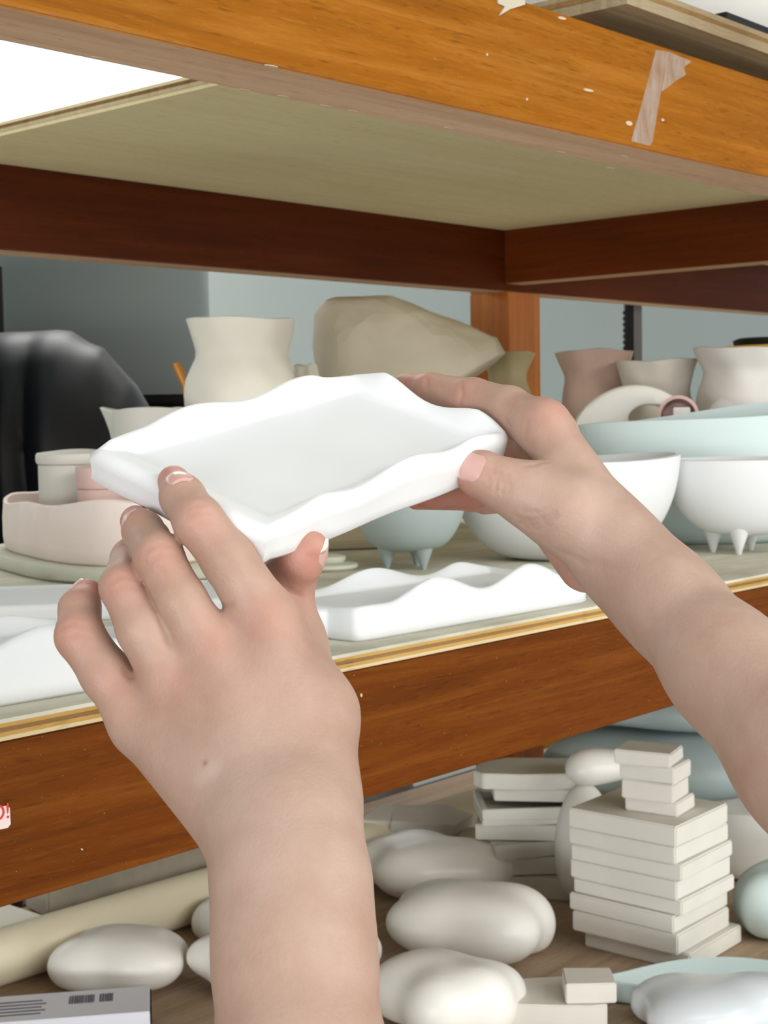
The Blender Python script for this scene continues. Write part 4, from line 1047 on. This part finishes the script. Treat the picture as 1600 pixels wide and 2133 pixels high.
Lindex = chain([(560, 1300, .507, 66), (477, 1166, .505, 56), (414, 1086, .507, 52), (380, 1035, .517, 46), (362, 1003, .526, 34)])
Lmid = chain([(445, 1362, .503, 62), (377, 1250, .503, 52), (330, 1158, .508, 50), (298, 1106, .526, 42), (284, 1086, .537, 34)])
Lring = chain([(366, 1438, .503, 60), (300, 1310, .505, 56), (258, 1222, .512, 49), (275, 1165, .537, 43), (318, 1120, .560, 38)])
Lpin = chain([(296, 1508, .507, 58), (222, 1405, .510, 53), (166, 1325, .514, 50), (166, 1268, .523, 42), (181, 1236, .531, 31)])
Lthumb = chain([(604, 1345, .528, 66), (596, 1262, .536, 57), (600, 1205, .534, 56), (628, 1163, .526, 48), (652, 1138, .522, 32)])
flL = [(K(365, 1005, .524), .010, .75, 0), (K(284, 1090, .532), .011, .7, 0), (K(182, 1236, .528), .010, .75, 0), (K(640, 1150, .522), .016, .55, 0), (K(606, 1230, .528), .012, .4, 0),
       (K(414, 1086, .500), .009, .32, 0), (K(330, 1158, .500), .009, .30, 0), (K(255, 1215, .504), .010, .35, 0), (K(150, 1320, .508), .011, .35, 0),
       (K(560, 1290, .498), .012, .28, 0), (K(445, 1350, .495), .012, .26, 0), (K(366, 1430, .495), .012, .22, 0), (K(560, 1420, .49), .022, .16, 0), (K(250, 1430, .5), .012, .2, 0),
       (K(600, 1420, .485), .015, .22, 1), (K(480, 1600, .46), .02, .3, 1), (K(530, 1750, .45), .02, .25, 1),
       ]
gL = [([(392, 1064), (412, 1052), (430, 1052)], .0010, .0003), ([(388, 1082), (412, 1068), (436, 1068)], .0010, .0003), ([(394, 1104), (418, 1090), (442, 1090)], .0010, .00025),
      ([(302, 1150), (326, 1136), (350, 1136)], .0010, .0003), ([(304, 1172), (330, 1156), (356, 1156)], .0010, .0003), ([(228, 1216), (248, 1202), (268, 1204)], .0010, .0003), ([(228, 1236), (252, 1222), (276, 1222)], .0010, .0003),
      ([(446, 1252), (462, 1262), (482, 1260)], .0011, .0006), ([(345, 1318), (350, 1332), (354, 1346)], .0011, .0005), ([(262, 1400), (272, 1412)], .0011, .0005),
      ([(300, 1215), (322, 1262), (340, 1310)], .0010, .0006), ([(126, 1310), (150, 1300), (176, 1306)], .0011, .0003), ([(130, 1330), (154, 1322), (180, 1326)], .0011, .0003),
      ([(600, 1226), (618, 1240), (632, 1246)], .0010, .0005)]
bL = [(K(548, 1282, .486), .010, .0014), (K(436, 1345, .484), .010, .0014), (K(362, 1425, .484), .009, .0012), (K(292, 1498, .488), .009, .0010),
      (K(326, 1150, .494), .007, .0008), (K(410, 1082, .492), .007, .0006), (K(246, 1212, .500), .007, .0007),
      (K(490, 1330, .484), .009, -.0010), (K(402, 1400, .484), .008, -.0010), (K(330, 1475, .486), .008, -.0008)]
nL = [(K(372, 997, .5150), K(356, 984, .531) - K(378, 1012, .517), (.25, -.35, -.9), .0052, .0052, .0062),
      (K(268, 1080, .528), K(262, 1066, .537) - K(284, 1106, .526), (-.6, -.3, -.75), .0046, .0050, .0056),
      (K(162, 1232, .530), K(176, 1209, .5335) - K(152, 1250, .526), (-.86, -.42, -.18), .0040, .0052, .0050),
      (K(664, 1148, .524), K(680, 1114, .520) - K(658, 1180, .528), (.88, .30, -.36), .0050, .0062, .0062)]
make_hand('hand', 'left hand and forearm, back towards the viewer, pinching the near left end of the tray', Lp, [Lindex, Lmid, Lring, Lpin, Lthumb],   .010, [.007, .006, .006, .008, .010], flL, gL, nL, bumps=bL, spots=[(427, 1590, .0010, .85, 2), (442, 1606, .0045, .55, 1), (424, 1622, .004, .45, 1)])

# ---- right hand: seen from the thumb side, gripping the tray's right end
ND = nrm([.75, -.66, .05])      # thin direction of the wrist, in the picture plane
Rp = [
    cp((1270, 1090, .590, 60), (1132, 890, .612, 48)),       # index metacarpal
    cp((1270, 1100, .605, 66), (1140, 905, .636, 54)),       # middle
    cp((1262, 1115, .620, 64), (1140, 938, .658, 52)),       # ring
    cp((1252, 1130, .634, 62), (1146, 975, .676, 48)),       # little
    cp((1255, 1130, .588, 74), (1175, 1068, .588, 72)),      # thumb base
    cp((1175, 1068, .588, 70), (1108, 1034, .590, 58)),
    cp((1225, 1170, .625, 62), (1150, 1085, .640, 50)),      # heel of the palm
    cp((1180, 985, .604, 40), (1140, 1015, .598, 36)),       # web
    cp((1268, 1130, .600, 116), (1322, 1192, .588, 120), ND, 1.35),
    cp((1322, 1185, .588, 120), (1392, 1256, .572, 128), ND, 1.30),
    cp((1392, 1256, .572, 118), (1522, 1400, .540, 142), ND, 1.20),
    cp((1522, 1400, .540, 142), (1700, 1600, .500, 178), ND, 1.20),
    cp((1700, 1600, .500, 178), (1960, 1890, .440, 215), ND, 1.20),
]
Rindex = chain([(1132, 890, .612, 48), (1060, 852, .632, 47), (985, 834, .648, 46), (900, 818, .668, 40), (846, 808, .682, 30)])
Rmid = chain([(1140, 905, .636, 54), (1096, 925, .655, 48), (1068, 950, .672, 44), (985, 1020, .664, 36), (890, 1030, .650, 28)])
Rring = chain([(1140, 938, .658, 52), (1100, 975, .675, 46), (1060, 1005, .685, 42), (985, 1030, .672, 34), (868, 1036, .655, 26)])
Rpin = chain([(1146, 975, .676, 48), (1110, 1010, .685, 42), (1075, 1030, .688, 37), (1010, 1040, .675, 32)])
Rthumb = chain([(1108, 1032, .590, 58), (1042, 1006, .592, 52), (1002, 988, .594, 49), (970, 977, .596, 39)])
flR = [(K(960, 985, .595), .012, .6, 0), (K(870, 1035, .645), .018, .95, 0), (K(960, 1030, .66), .018, .8, 0), (K(860, 810, .675), .018, .6, 0), (K(980, 830, .645), .012, .35, 0),
       (K(1070, 930, .66), .016, .6, 0), (K(1150, 850, .605), .012, .32, 0), (K(1190, 1180, .63), .02, .35, 0), (K(1040, 985, .585), .012, .18, 0), (K(1080, 870, .62), .010, .25, 0),
       (K(1230, 1060, .58), .03, .18, 1), (K(1450, 1330, .54), .03, .15, 1)]
gR = [([(1028, 978), (1036, 1000), (1032, 1024)], .0009, .0006), ([(1042, 984), (1050, 1006), (1046, 1028)], .0009, .0006), ([(1056, 990), (1062, 1010), (1058, 1028)], .0009, .0004), ([(1016, 986), (1022, 1002), (1018, 1018)], .0008, .0003),
      ([(1074, 1076), (1100, 1084), (1128, 1080), (1156, 1066)], .0009, .0006), ([(1080, 1088), (1106, 1094), (1134, 1088), (1160, 1074)], .0009, .0007), ([(1092, 1098), (1118, 1102), (1146, 1094)], .0009, .0005), ([(1090, 1064), (1118, 1068), (1144, 1058)], .0009, .0004),
      ([(962, 796), (964, 820), (958, 846)], .0010, .0006), ([(888, 786), (892, 806)], .0010, .0005), ([(1052, 872), (1062, 890), (1058, 912)], .0011, .0007),
      ([(1170, 1150), (1210, 1170), (1256, 1176)], .0018, .0004), ([(1092, 972), (1112, 968), (1136, 962)], .0010, .0004), ([(1098, 880), (1096, 920), (1090, 955)], .0012, .0004)]
bR = [(K(1150, 862, .604), .009, .0006), (K(1040, 1000, .58), .008, .0005), (K(1076, 900, .63), .008, .0012)]
nR = [(K(977, 962, .5835), K(948, 958, .5872) - K(1004, 978, .5845), (-.12, -.42, -.88), .0066, .0058, .0084)]
make_hand('hand', 'right hand and forearm, thumb side to the viewer, gripping the right end of the tray', Rp, [Rindex, Rmid, Rring, Rpin, Rthumb], .009, [.010, .008, .008, .008, .010], flR, gR, nR, bumps=bR)
